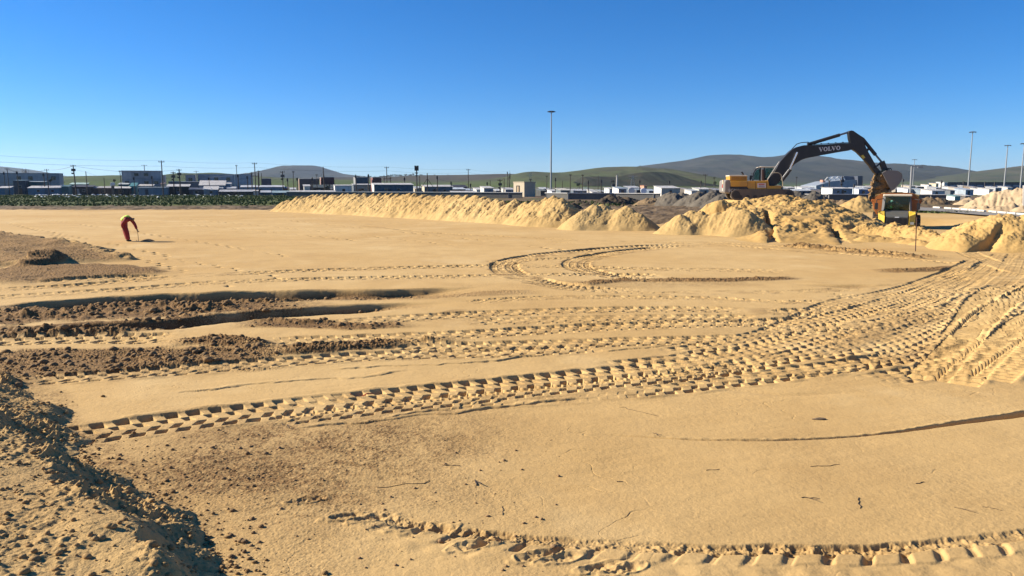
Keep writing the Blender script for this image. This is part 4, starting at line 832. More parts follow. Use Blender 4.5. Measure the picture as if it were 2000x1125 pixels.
# lettering on the boom: slab serif capitals
def letters(word, p0, p1, hgt, y, parent, mat):
    """slab-serif V O L from outline polygons, word runs from p0 to p1 (x,z)"""
    W_ = {'V': 1.12, 'O': 1.08, 'L': 0.88}; tot = sum(W_[c] for c in word) + .06 * (len(word) - 1)
    dx = Vector((p1[0] - p0[0], p1[1] - p0[1])); un = dx.length / tot; dx.normalize(); up = Vector((-dx.y, dx.x)); cur = 0.0; mb = MB()
    def put(poly, ox):
        q = [(p0[0] + dx.x * (ox + a) * un + up.x * b * hgt, p0[1] + dx.y * (ox + a) * un + up.y * b * hgt) for a, b in poly]; mb.prism(q, y - .012, y)
    for c in word:
        if c == 'V':
            put([(.06, .92), (.38, .92), (.66, .28), (.54, 0), (.46, 0)], cur); put([(.60, .14), (.66, .28), (.94, .92), (1.04, .92), (.62, 0), (.54, 0)], cur)
            put([(0, .88), (.46, .88), (.46, 1), (0, 1)], cur); put([(.76, .88), (1.12, .88), (1.12, 1), (.76, 1)], cur)
        elif c == 'O':
            n_ = 20
            for k in range(n_):
                t0, t1 = 2 * math.pi * k / n_, 2 * math.pi * (k + 1) / n_
                put([(.54 + .54 * math.cos(t0), .5 + .52 * math.sin(t0)), (.54 + .54 * math.cos(t1), .5 + .52 * math.sin(t1)), (.54 + .26 * math.cos(t1), .5 + .36 * math.sin(t1)), (.54 + .26 * math.cos(t0), .5 + .36 * math.sin(t0))], cur)
        else:
            put([(.12, .08), (.42, .08), (.42, .92), (.12, .92)], cur); put([(0, 0), (.86, 0), (.86, .12), (0, .12)], cur); put([(0, .88), (.54, .88), (.54, 1), (0, 1)], cur); put([(.74, .12), (.86, .12), (.86, .42), (.78, .42)], cur)
        cur += W_[c] + .06
    return mb.build("lettering", mat, parent)
yL = BY - .363
p0, p1 = E(1599.5, 296.3, yL), E(1641.5, 292.6, yL); letters("VOLVO", p0, p1, 0.36, yL, boom, LET)
mb = MB().tube([E3(1546, 292, BY - .2), E3(1556, 281.5, BY - .2), E3(1565, 278.6, BY - .2), E3(1578, 277.5, BY - .2), E3(1583, 281, BY - .2)], .035, 6); mb.build("hydraulic_hose", BLK, boom)
mb = MB()
for q in (1590, 1604, 1618, 1632, 1646): a = E3(q, 282.2 - (q - 1600) * .06, BY - .3); mb.box((a[0], a[1], a[2] + .05), (.12, .1, .1))
mb.tube([E3(1588, 282, BY - .3), E3(1660, 278.2, BY - .3)], .03, 6); mb.build("hydraulic_pipe", BLK, boom)
mb = MB().tube([E3(1522, 315.5, BY - .38), E3(1505, 341, BY - .38), E3(1499, 351, BY - .38)], .035, 6); mb.build("hydraulic_pipe", paint((.55, .52, .46), .4), boom)
for y in (BY - .62, BY + .62):
    cy = MB().cyl(E3(1527, 353, y), E3(1543.5, 331.5, y), .15, n=12).build("boom_cylinder", BLK, ex)
    MB().cyl(E3(1540, 336, y), E3(1557.5, 297.5, y), .07, n=10).build("piston_rod", CHR, cy)
    MB().cyl(E3(1528.5, 346, y - .16), E3(1540, 331, y - .16), .025, n=6).build("oil_line", paint((.8, .8, .78), .3), cy)
cy = MB().cyl(E3(1577, 282.4, BY), E3(1640, 263.6, BY), .15, n=12).build("arm_cylinder", BLK, ex); MB().cyl(E3(1638, 264.2, BY), E3(1658, 258, BY), .085, n=10).build("piston_rod", paint((.12, .13, .16), .3, .6), cy)
st = EP([(1655.5, 259), (1657, 256), (1661, 255), (1665, 255.8), (1674, 262), (1684, 268.5), (1686, 272), (1684.5, 276), (1687, 282), (1693, 295), (1702, 311), (1711, 327), (1719, 336), (1717, 341), (1711, 341.5), (1706, 337), (1697, 324), (1685, 310), (1672, 297), (1664.5, 292.5), (1660.5, 284), (1657, 271)], BY)
arm = MB().prism(st, BY - .27, BY + .27).build("arm", BLK, ex, bevel=0.03)
mb = MB().prism(EP([(1681.5, 304.5), (1685.5, 302), (1690, 307.5), (1686, 310.5)], BY - .275), BY - .285, BY - .272); mb.build("warning_plate", paint((.62, .47, .05), .5, 0, .15), arm)
cy = MB().cyl(E3(1684, 270.5, BY), E3(1710, 302.5, BY), .15, n=12).build("bucket_cylinder", BLK, ex); MB().cyl(E3(1709, 301, BY), E3(1722, 316.5, BY), .085, n=10).build("piston_rod", paint((.12, .13, .16), .3, .6), cy)
MB().bar(E3(1692, 295, BY), E3(1697, 290, BY), .12, .2).build("cylinder_stay", BLK, arm)
for y in (BY - .3, BY + .3): MB().bar(E3(1722.5, 316, y), E3(1709, 327, y), .1, .22, (0, 1, 0)).build("rocker_link", BLK, ex)
MB().bar(E3(1722, 315.5, BY), E3(1729, 335, BY), .42, .26, (0, 1, 0)).build("bucket_link", BLK, ex)
# bucket: curved shell with two cheeks, mouth towards lower left
bo = [(1716, 338), (1724, 333.5), (1735, 332.8), (1746, 334), (1752.5, 338), (1755, 343), (1754.6, 349), (1751.5, 356), (1746, 363), (1739.5, 369.5), (1734, 373)]
out_ = EP(bo, BY); k_ = out_[0]; cen = (sum(p[0] for p in out_) / len(out_), sum(p[1] for p in out_) / len(out_)); inn = [(p[0] + (cen[0] - p[0]) * .1, p[1] + (cen[1] - p[1]) * .1) for p in out_]
sh = MB(); hw = .82
for i in range(len(out_) - 1): sh.prism([out_[i], out_[i + 1], inn[i + 1], inn[i]], BY - hw, BY + hw)
bk = sh.build("bucket", STEEL, ex)
for y in (BY - hw, BY + hw): MB().prism(out_, y - .03, y + .03).build("side_plate", STEEL, bk)
for k in range(5):
    y = BY - .66 + k * .33; a = E3(1736, 371.5, y); b = E3(1741.5 + .4 * k, 379.5, y); MB().bar(a, b, .16, .09, (0, 1, 0)).build("bucket_tooth", STEEL, bk)
c = E(1735.5, 331, BY)
for y in (BY - .25, BY + .25):
    mb = MB()
    for k in range(8):
        t0, t1 = math.pi * k / 8, math.pi * (k + 1) / 8; mb.cyl((c[0] + .16 * math.cos(t0), y, c[1] + .16 * math.sin(t0) - .06), (c[0] + .16 * math.cos(t1), y, c[1] + .16 * math.sin(t1) - .06), .035, n=6)
    mb.build("lifting_eye", BLK, bk)
# wet earth sliding from the bucket into the truck
WETS = sand_mat("wet_earth", (0.26, 0.165, 0.08), (0.17, 0.105, 0.05), attr=False, fine=10, bump=1.0)
mb = MB(); random.seed(3)
for px, py, r in ((1724, 341, .42), (1720, 348, .40), (1727, 350, .5), (1716, 356, .36), (1724, 359, .5), (1731, 362, .42), (1712, 364, .34), (1719, 367, .44), (1728, 370, .38), (1709, 372, .32), (1716, 376, .42), (1724, 377, .4), (1706, 379, .3), (1712, 383, .42), (1721, 384, .45), (1703, 386, .3), (1736, 357, .4), (1713, 347, .25), (1711, 356, .2)):
    p = E3(px, py, BY); mb.ball((p[0], p[1] + random.uniform(-.3, .3), p[2]), r, 2, (1, 1.5, 1), .14)
for k in range(90):
    t_ = random.random(); p = E3(1716 - 11 * t_ + random.uniform(-6, 8 + 8 * t_), 338 + 48 * t_, BY); mb.ball((p[0], p[1] + random.uniform(-.7, .7), p[2]), random.uniform(.05, .16), 1, (1, 1, 1), .2)
M_ex = Matrix.Translation((EXO.x, EXO.y, EZ)) @ Matrix.Rotation(-PHI, 4, 'Z')
mb.v = [tuple(M_ex @ Vector(p)) for p in mb.v]
so_ = mb.build("falling_soil", WETS); tag(so_, "brown wet soil pouring from the excavator bucket into the truck", "soil", kind="thing")

# ------------------------------------------------------------------ articulated dump truck, nose towards us
TR = empty("dump_truck", (0, 0, 0)); ORG = paint((0.40, 0.125, 0.022), 0.5, 0, 0.5, 1.0, (0.20, 0.10, 0.045)); TYEL = paint((0.70, 0.46, 0.04), 0.45, 0, 0.35, 1.5)
tz = ground_z(TRX, TRY); TR.location = (TRX, TRY, tz); TR.rotation_euler = (0, 0, -math.atan2(TRX, TRY) * 0.93)
tag(TR, "yellow and orange dump truck facing us behind the sand bank, under the bucket", "dump truck")
# local: x right (seen from the front, mirrored is fine), y away from us, z up
DARKG = paint((0.085, 0.09, 0.085), 0.5, 0, 0.35, 2.0)
hood = MB(); hood.prism([(-.85, 1.85), (.85, 1.85), (.93, 1.0), (-.93, 1.0)], -.1, .05)
def wedge(mb, x0, x1, y0, y1, zb, zt0, zt1, ins=.0):
    mb.add([(x0, y0, zb), (x1, y0, zb), (x1, y1, zb), (x0, y1, zb), (x0 + ins, y0, zt0), (x1 - ins, y0, zt0), (x1, y1, zt1), (x0, y1, zt1)], [(3, 2, 1, 0), (4, 5, 6, 7), (0, 1, 5, 4), (1, 2, 6, 5), (2, 3, 7, 6), (3, 0, 4, 7)])
hood = MB(); wedge(hood, -.85, .85, 0, 1.5, 0.95, 1.72, 2.12, .06); hb = hood.build("bonnet", DARKG, TR, bevel=.03)
gr = MB().box((0, -.012, 1.2), (1.42, .03, .85)).build("radiator_grille", paint((.012, .012, .012), .7), hb)
mb = MB()
for k in range(9): mb.box((0, -.035, .86 + k * .085), (1.36, .02, .02))
mb.build("grille_bar", BLK, gr)
MB().box((0, -.03, 1.66), (.3, .03, .07)).build("badge", LET, hb)
for s in (-1, 1):
    f = MB(); f.add([(s * .86, -.05, .75), (s * 1.32, .12, .75), (s * 1.32, 1.3, .95), (s * .86, 1.3, .95), (s * .86, -.05, 1.75), (s * 1.30, .25, 1.95), (s * 1.34, 1.3, 2.12), (s * .86, 1.3, 2.12)],
          [(0, 1, 5, 4), (1, 2, 6, 5), (2, 3, 7, 6), (3, 0, 4, 7), (4, 5, 6, 7), (0, 3, 2, 1)] if s > 0 else [(0, 4, 5, 1), (1, 5, 6, 2), (2, 6, 7, 3), (3, 7, 4, 0), (4, 7, 6, 5), (0, 1, 2, 3)])
    fo = f.build("mudguard", TYEL, TR, bevel=.03)
    MB().box((s * 1.08, .02, 1.2), (.26, .08, .2)).build("headlight", paint((.35, .35, .32), .2), fo)
MB().box((0, -.18, .70), (2.3, .35, .3)).build("bumper", BLK, TR, bevel=.03)
# cab
cabm = MB()
for s in (-1, 1):
    cabm.bar((s * .98, 1.35, 2.05), (s * .90, 1.55, 3.28), .12, .12); cabm.bar((s * 1.0, 2.95, 1.6), (s * .94, 2.9, 3.28), .14, .14)
    cabm.box((s * 1.0, 2.2, 1.75), (.07, 1.5, .75)); cabm.bar((s * .98, 1.35, 2.05), (s * .98, 2.95, 2.05), .1)
cabm.box((0, 2.95, 2.1), (2.0, .08, 1.3)).bar((-.95, 1.38, 2.06), (.95, 1.38, 2.06), .14)
co = cabm.build("cab", paint((.12, .12, .12), .5), TR)
MB().box((0, 2.15, 3.36), (2.05, 1.95, .16)).build("cab_roof", CRM, co, bevel=.05)
MB().prism([(-.92, 2.1), (.92, 2.1), (.86, 3.27), (-.86, 3.27)], 1.44, 1.46).build("windscreen", clear_glass(), co)
w_ = MB().bar((-.3, 1.4, 2.1), (.25, 1.42, 2.75), .03).build("wiper", BLK, co)
for s in (-1, 1): MB().box((s * .985, 2.2, 2.65), (.015, 1.35, 1.05)).build("side_window", clear_glass(), co)
MB().box((0, 1.62, 2.0), (1.8, .4, .3)).build("dashboard", BLK, co)
MB().box((-.35, 2.35, 2.0), (.55, .5, .2)).box((-.35, 2.62, 2.45), (.55, .14, .9)).build("seat", BLK, co)
for s in (-1, 1): MB().tube([(s * .98, 1.5, 3.1), (s * 1.5, 1.1, 3.0), (s * 1.5, 1.1, 2.2)], .03).box((s * 1.5, 1.1, 2.5), (.24, .08, .5)).build("mirror", BLK, co)
for s in (-1, 1): MB().tube([(s * 1.05, 1.3, 2.1), (s * 1.35, .9, 2.05), (s * 1.4, .3, 1.98)], .03).build("handrail", BLK, TR)
# dump body
b0, b1, b2 = 3.5, 4.6, 8.6
body = MB()
def shell(mb, secs, th=.07):
    """open trough from cross sections (list of (y, [(x,z)...]))"""
    for (ya, A), (yb_, B) in zip(secs[:-1], secs[1:]):
        for i in range(len(A) - 1):
            p = [Vector((A[i][0], ya, A[i][1])), Vector((A[i + 1][0], ya, A[i + 1][1])), Vector((B[i + 1][0], yb_, B[i + 1][1])), Vector((B[i][0], yb_, B[i][1]))]
            n = (p[1] - p[0]).cross(p[3] - p[0]).normalized() * th
            mb.add([*p, *[q + n for q in p]], [(0, 1, 2, 3), (7, 6, 5, 4), (0, 4, 5, 1), (1, 5, 6, 2), (2, 6, 7, 3), (3, 7, 4, 0)])
sec = lambda w, zt, zb, wb: [(-w, zt), (-w * .98, (zt + zb) / 2 + .1), (-wb, zb), (wb, zb), (w * .98, (zt + zb) / 2 + .1), (w, zt)]
shell(body, [(b0, sec(1.72, 2.95, 1.55, 1.1)), (b1, sec(1.74, 2.85, 1.3, 1.15)), (b2, sec(1.74, 2.75, 1.45, 1.2))])
body.prism([(-1.72, 2.95), (-1.66, 2.2), (-1.1, 1.5), (1.1, 1.5), (1.66, 2.2), (1.72, 2.95), (1.2, 3.45), (-1.2, 3.45)], b0 - .06, b0 + .02)
bo_ = body.build("dump_body", ORG, TR)
mb = MB()
for s in (-1, 1):
    mb.bar((s * 1.78, b0, 2.95), (s * 1.8, b2, 2.75), .16, .16)
    for k in range(6): y = b0 + .3 + k * .95; mb.bar((s * 1.80, y, 2.85), (s * 1.25, y, 1.45), .12, .14)
mb.build("side_rib", ORG, bo_)
MB().box((0, b0 - .35, 3.47), (2.3, .7, .06)).build("spill_guard", ORG, bo_)
wheelo = None
for s in (-1, 1):
    for y in (1.05, 5.2, 6.9):
        ty = MB().cyl((s * 1.0, y, .88), (s * 1.68, y, .88), .88, n=28)
        for k in range(20):
            t_ = 2 * math.pi * k / 20; ty.box((s * 1.34, y + .9 * math.cos(t_), .88 + .9 * math.sin(t_)), (.66, .12, .1), Matrix.Rotation(t_, 4, 'X'))
        w_ = ty.build("wheel", paint((.022, .02, .018), .9, 0, .6, 2.0, (.16, .11, .07)), TR, bevel=.02)
        MB().cyl((s * 1.62, y, .88), (s * 1.70, y, .88), .42, n=18).build("rim", TYEL, w_)
MB().box((0, 4.2, 1.05), (.9, 7.0, .35)).box((0, 3.1, 1.3), (.7, .8, .7)).build("chassis", BLK, TR)
# load of sand heaped in the body
mt_ = Matrix.Translation(TR.location) @ Matrix.Rotation(TR.rotation_euler[2], 4, 'Z')
Xl, Yl = np.meshgrid(np.linspace(-1.62, 1.62, 60, dtype=np.float32), np.linspace(b0 - .5, b2 - .1, 90, dtype=np.float32))
Zl = 2.6 + .95 * np.exp(-((Xl / 1.3) ** 2)) * np.exp(-(((Yl - 5.2) / 2.6) ** 2)) + .08 * fbm(Xl * 2, Yl * 2, 4) + 0.05 * clodn(Xl, Yl)
Zl = np.where(Yl < b0 + .05, 3.50 + .10 * np.clip(1 - (Xl / 1.15) ** 2, -9, 1) + .05 * fbm(Xl * 3, Yl * 3, 3), Zl)
ok = (np.abs(Xl) < 1.15) | (Yl > b0 + .05)
c_, s_ = math.cos(TR.rotation_euler[2]), math.sin(TR.rotation_euler[2])
o = grid_mesh("sand_load", TRX + Xl * c_ - Yl * s_, TRY + Xl * s_ + Yl * c_, Zl + tz, M_PILE, keep=ok); tag(o, "pale sand load heaped in the dump truck body above its cab", "sand load", kind="thing")
# ------------------------------------------------------------------ people
def skin_body(name, chains, mat, parent, sub=1, smooth=True):
    """chains: lists of (x,y,z,r); a chain may start at an existing joint (same coordinates)"""
    bm = bmesh.new(); ly = bm.verts.layers.skin.verify(); jm = {}
    for ch in chains:
        prev = None
        for x, y, z, r in ch:
            k = (round(x, 3), round(y, 3), round(z, 3))
            if k not in jm:
                v = bm.verts.new((x, y, z)); v[ly].radius = (r, r); v[ly].use_root = (len(jm) == 0); jm[k] = v
            if prev is not None and prev is not jm[k]:
                try: bm.edges.new((prev, jm[k]))
                except ValueError: pass
            prev = jm[k]
    me = bpy.data.meshes.new(name); bm.to_mesh(me); bm.free()
    o = bpy.data.objects.new(name, me); COL.objects.link(o)
    s = o.modifiers.new("skin", 'SKIN'); s.use_smooth_shade = smooth
    ss = o.modifiers.new("sub", 'SUBSURF'); ss.levels = sub; ss.render_levels = sub
    dg = bpy.context.evaluated_depsgraph_get(); m2 = bpy.data.meshes.new_from_object(o.evaluated_get(dg))
    bpy.data.objects.remove(o); m2.materials.clear(); m2.materials.append(mat); m2.name = name
    o = bpy.data.objects.new(name, m2); COL.objects.link(o)
    if parent: o.parent = parent
    return o
SKINM = paint((0.11, 0.06, 0.04), 0.55, 0, 0.1); RED = paint((0.29, 0.024, 0.02), 0.85, 0, 0.25, 4.0, (0.10, 0.03, 0.02)); VEST = paint((0.55, 0.78, 0.06), 0.7, 0, 0.1, 4.0); WHITE = paint((0.75, 0.73, 0.70), 0.6, 0, 0.1)
wx, wy = G(249, 471.5); wz = ground_z(wx, wy)
P_ = empty("person", (wx, wy, wz)); tag(P_, "bent over worker in red overalls and yellow vest holding a short staff", "person")
hipc = (-0.14, 0, 1.00)
def leg(s, fx): return [(hipc[0], 0, hipc[2], .13), (-.12, s * .11, .93, .10), (-.06 + fx * .5, s * .12, .50, .065), (fx, s * .12, .09, .045)]
torso = [(hipc[0], 0, hipc[2], .13), (-.09, 0, 1.13, .13), (.05, 0, 1.23, .14), (.17, 0, 1.24, .12), (.25, 0, 1.20, .055), (.33, 0, 1.17, .085), (.40, 0, 1.12, .07)]
armR = [(.17, 0, 1.24, .12), (.19, .18, 1.18, .062), (.36, .20, .90, .045), (.50, .12, .60, .032), (.545, .08, .545, .028)]   # reaches for the staff
armL = [(.17, 0, 1.24, .12), (.12, -.25, 1.15, .062), (-.07, -.31, .92, .045), (-.05, -.27, .70, .032), (-.03, -.25, .63, .028)]   # hand on the thigh
def fingers(base, dirn, curl):
    b = Vector(base); d = Vector(dirn).normalized(); sd_ = d.cross(Vector(curl)).normalized(); c = Vector(curl).normalized(); res = []
    for k, ln in enumerate((.075, .085, .08, .06)):
        o = b + sd_ * (.024 * (k - 1.5)) + d * .03
        res.append([(*b, .028), (*o, .012), (*(o + d * ln * .5 + c * .012), .009), (*(o + d * ln * .75 + c * .045), .008)])
    th = b + sd_ * -.04 + c * .015; res.append([(*b, .028), (*th, .011), (*(th + d * .045 + c * .03), .009)])
    return res
body = skin_body("body", [torso, leg(1, -.02), leg(-1, .05), armR, armL] + fingers(armR[-1][:3], (.55, -.3, -.55), (.6, -.3, .5)) + fingers(armL[-1][:3], (.05, .05, -1), (.7, .3, 0)), SKINM, P_)
ov = skin_body("overalls", [[(hipc[0], 0, hipc[2], .21), (-.10, 0, 1.12, .185), (.05, 0, 1.215, .18), (.17, 0, 1.235, .155), (.22, 0, 1.22, .08)],
    [(hipc[0], 0, hipc[2], .21), (-.16, .12, .88, .17), (-.14, .125, .52, .145), (-.06, .12, .16, .12), (-.05, .12, .08, .11)], [(hipc[0], 0, hipc[2], .21), (-.07, -.12, .88, .17), (.04, -.125, .52, .145), (.10, -.12, .16, .12), (.11, -.12, .08, .11)],
    [(.17, 0, 1.235, .155), (.19, .19, 1.17, .10), (.36, .20, .90, .085), (.48, .135, .64, .07)], [(.17, 0, 1.235, .155), (.12, -.25, 1.15, .105), (-.07, -.31, .92, .09), (-.05, -.27, .72, .072)]], RED, P_)
vs_ = skin_body("safety_vest", [[(-.19, 0, 1.07, .195), (-.10, 0, 1.15, .20), (.05, 0, 1.235, .205), (.15, 0, 1.245, .185), (.20, 0, 1.23, .14)]], VEST, P_)
skin_body("reflective_band", [[(-.065, 0, 1.165, .206), (-.025, 0, 1.19, .208)]], WHITE, vs_)
skin_body("beanie", [[(.36, 0, 1.21, .088), (.40, 0, 1.19, .092), (.43, 0, 1.15, .06)]], paint((.16, .11, .08), .9), P_)
for s, fx in ((1, -.02), (-1, .05)):
    skin_body("boot", [[(fx - .02, s * .12, .12, .07), (fx, s * .12, .05, .06), (fx + .10, s * .12, .04, .05), (fx + .19, s * .12, .035, .042)]], paint((.018, .016, .015), .6, 0, .4, 6.0), P_)
mb = MB().cyl((wx + .575, wy + .055, wz - .03), (wx + .555, wy + .055, wz + .62), .013, n=8).cyl((wx + .53, wy + .055, wz + .60), (wx + .585, wy + .055, wz + .64), .02, n=8)
tag(mb.build("measuring_staff", paint((.16, .11, .07), .6)), "short dark staff stood on the sand in the bent worker's hand", "staff")
tag(MB().cyl((wx + .44, wy + .12, wz - .03), (wx + .44, wy + .12, wz + .06), .018, n=8).build("wooden_peg", paint((.45, .36, .22), .8)), "tiny wooden peg in the sand between the worker's boots and staff", "peg")
heap("sand_heap", "tiny brown heap of dug sand beside the worker's staff", "sand heap", [(wx + 1.0, wy + .25, wz + .11, .55), (wx + .88, wy + .2, wz + .07, .5)], M_BROWNSOIL, 0.02, .55, .02, .01, rnd=.08, base=wz)
# truck driver behind the windscreen
dl = mt_ @ Vector((-.35, 2.35, 2.1)); D_ = empty("person", dl, TR.rotation_euler[2]); tag(D_, "truck driver in white hard hat and green vest behind the windscreen", "person")
skin_body("body", [[(0, 0, 0.05, .15), (0, .05, .35, .15), (0, .03, .52, .06), (0, 0, .66, .095), (0, -.02, .74, .08)], [(0, .05, .35, .15), (.22, .02, .38, .07), (.27, -.2, .2, .05), (.15, -.42, .22, .04)], [(0, .05, .35, .15), (-.22, .02, .38, .07), (-.27, -.2, .2, .05), (-.15, -.42, .22, .04)]], SKINM, D_)
skin_body("safety_vest", [[(0, 0, 0.08, .18), (0, .05, .3, .18), (0, .05, .42, .15)]], paint((.10, .35, .10), .7), D_)
MB().ball((0, 0, .76), .135, 2, (1, 1.15, .75)).build("hard_hat", paint((.8, .8, .78), .35, 0, .05), D_, smooth=True)

# ------------------------------------------------------------------ survey stakes
for (px, py0, py1, lab) in ((1789, 424, 476, "thin rusty steel stake standing in the yellow sand bank, right of the truck"), (1943, 399, 399, None)):
    if not lab: continue
    x, y = G(px, py1, .35); top = AT(px + 1.6, py0, y); mb = MB().cyl((x, y, 0), (top.x, y, top.z), .022, n=6); mb.box((top.x, y, top.z), (.06, .02, .05))
    tag(mb.build("survey_stake", paint((.07, .028, .02), .8)), lab, "stake")
x, y = G(1999, 414); t_ = AT(1999.5, 362, y); tag(MB().cyl((x, y, 0), (t_.x, y, t_.z), .09, n=8).build("marker_post", paint((.55, .52, .48), .7)), "pale post at the picture's right edge in front of the large heap", "post")

# ------------------------------------------------------------------ settlement
PALE = (0.58, 0.56, 0.52); GREYB = (0.20, 0.23, 0.26); DKB = (0.045, 0.06, 0.085); BLUE = (0.07, 0.16, 0.25); TEAL = (0.035, 0.12, 0.13); GRN_ = (0.06, 0.13, 0.11); BRN = (0.15, 0.09, 0.055); MAR = (0.14, 0.03, 0.03)
LG = (0.36, 0.38, 0.40); CREAM = (0.56, 0.47, 0.34); BLKC = (0.02, 0.02, 0.022); PINK = (0.55, 0.36, 0.30); TURQ = (0.10, 0.34, 0.30); CONC = (0.40, 0.34, 0.25)
GSH = "shacks of the settlement"; GCO = "containers of the settlement"
WIN = glassy((0.012, 0.014, 0.016))
def house(name, lab, cat, x0, x1, yt, D, wall, roof=None, dep=4.0, yaw=18, pitch=7, end=None, group=GSH, win=1, door=1, flat=False, slope_x=0.0, zbase=0.0):
    th = R(yaw); tot = (x1 - x0) * D / F; dep = min(dep, tot * 0.45 / max(math.sin(abs(th)), .05))
    Wd = max(0.8, (tot - dep * math.sin(abs(th))) / math.cos(th)); zt = AT(x0, yt, D).z
    p = AT(x0, HOR, D); e = empty(name, (p.x + (dep * math.sin(th) if th > 0 else 0), D, zbase), th); tag(e, lab, cat, group)
    # local: x right along the front, y back, front at y = 0
    hb = zt - zbase; rise = dep * math.tan(R(pitch)) if roof else 0.0; hf = max(hb - rise - .06, hb * .55) if roof else hb
    sx = slope_x * Wd
    w = MB(); w.add([(0, 0, -.3), (Wd, 0, -.3), (Wd, dep, -.3), (0, dep, -.3), (0, 0, hf), (Wd, 0, hf - sx), (Wd, dep, hb - .05 - sx), (0, dep, hb - .05)],
                    [(0, 1, 5, 4), (1, 2, 6, 5), (2, 3, 7, 6), (3, 0, 4, 7), (4, 5, 6, 7)])
    wo = w.build("wall", sheet(wall), e)
    if end:
        MB().add([(-.02, -.01, -.2), (-.02, dep, -.2), (-.02, dep, hb - .06), (-.02, -.01, hf - .01)], [(0, 3, 2, 1)]) if 0 else None
        q = MB(); q.add([(-.025, 0, -.2), (-.025, dep, -.2), (-.025, dep, hb - .08), (-.025, 0, hf - .03), (-.004, 0, -.2), (-.004, dep, -.2), (-.004, dep, hb - .08), (-.004, 0, hf - .03)], [(0, 3, 2, 1), (4, 5, 6, 7), (0, 1, 5, 4), (1, 2, 6, 5), (2, 3, 7, 6), (3, 0, 4, 7)])
        q.build("sunlit_end_wall", sheet(end, .15), e)  # end cladding colour also carries the sunlight falling on that side
    if roof:
        a = .22; r = MB(); zf = hf - a * math.tan(R(pitch)) + .03; zb = hb
        vs = [(-a, -a, zf), (Wd + a, -a, zf - sx), (Wd + a, dep + a, zb - sx), (-a, dep + a, zb)]
        r.add(vs + [(x, y, z + .07) for x, y, z in vs], [(3, 2, 1, 0), (4, 5, 6, 7), (0, 1, 5, 4), (1, 2, 6, 5), (2, 3, 7, 6), (3, 0, 4, 7)]); r.build("roof", sheet(roof, .5), e)
    rnd_ = random.Random(int(x0 * 7 + D))
    if door and Wd > 2.2:
        dx = rnd_.uniform(.15, .6) * Wd; MB().box((dx + .45, -.02, min(1.95, hf * .8) / 2), (.85, .05, min(1.95, hf * .8))).build("door", paint(rnd_.choice([(0.05, 0.05, 0.055), (0.12, 0.07, 0.04), (0.06, 0.10, 0.14), (0.2, 0.2, 0.2)]), .7), e)
    for k in range(win):
        if Wd > 3.2:
            dx = (.12 + .66 * ((k + .5) / win) + rnd_.uniform(-.06, .06)) * Wd; wo_ = MB().box((dx + .4, -.015, hf * .58), (.9, .05, .7)).build("window", paint((.3, .3, .3), .6), e)
            MB().box((dx + .4, -.045, hf * .58), (.76, .02, .56)).build("pane", WIN, wo_)
    return e
def containers(lab, x0, x1, yt, D, cols, rows, wall, dep=6.0, yaw=18, group=GCO, end=None, windows=0, name="container_stack", cat="container stack", striped=False, parts=True):
    th = R(yaw); tot = (x1 - x0) * D / F; dep = min(dep, tot * .4 / max(math.sin(abs(th)), .05)); Wd = (tot - dep * math.sin(abs(th))) / math.cos(th); zt = AT(x0, yt, D).z
    p = AT(x0, HOR, D); e = empty(name, (p.x + dep * math.sin(th), D, 0), th); tag(e, lab, cat, group)
    hh = zt / rows; rnd_ = random.Random(int(x0 * 3 + D)); cw_ = Wd / cols
    for r in range(rows):
        for c in range(cols):
            k = rnd_.uniform(.82, 1.12); col = tuple(round(x * k, 3) for x in wall); g = .05
            b = MB().box(((c + .5) * cw_, dep / 2, (r + .5) * hh), (cw_ - g, dep, hh - g))
            for xx in (g, cw_ - g): b.box((c * cw_ + xx, -.03, (r + .5) * hh), (.12, .08, hh - g))
            bo = b.build("container", sheet(col, .3), e)
            if windows and (r + c + windows) % 3 != 0 and parts: MB().box(((c + .5) * cw_, -.05, (r + .52) * hh), (min(1.3, cw_ * .5), .06, hh * .36)).build("window", WIN, bo)
            if end and c == 0: MB().box((-.02, dep / 2, (r + .5) * hh), (.05, dep - .1, hh - .12)).build("sunlit_door_end", sheet(end, .15), bo)  # lighter end colour has the sun on that side painted in
    MB().box((Wd / 2, dep / 2, zt + .04), (Wd + .1, dep + .1, .1)).build("roof", sheet(PALE if end else LG, .3), e)
    return e
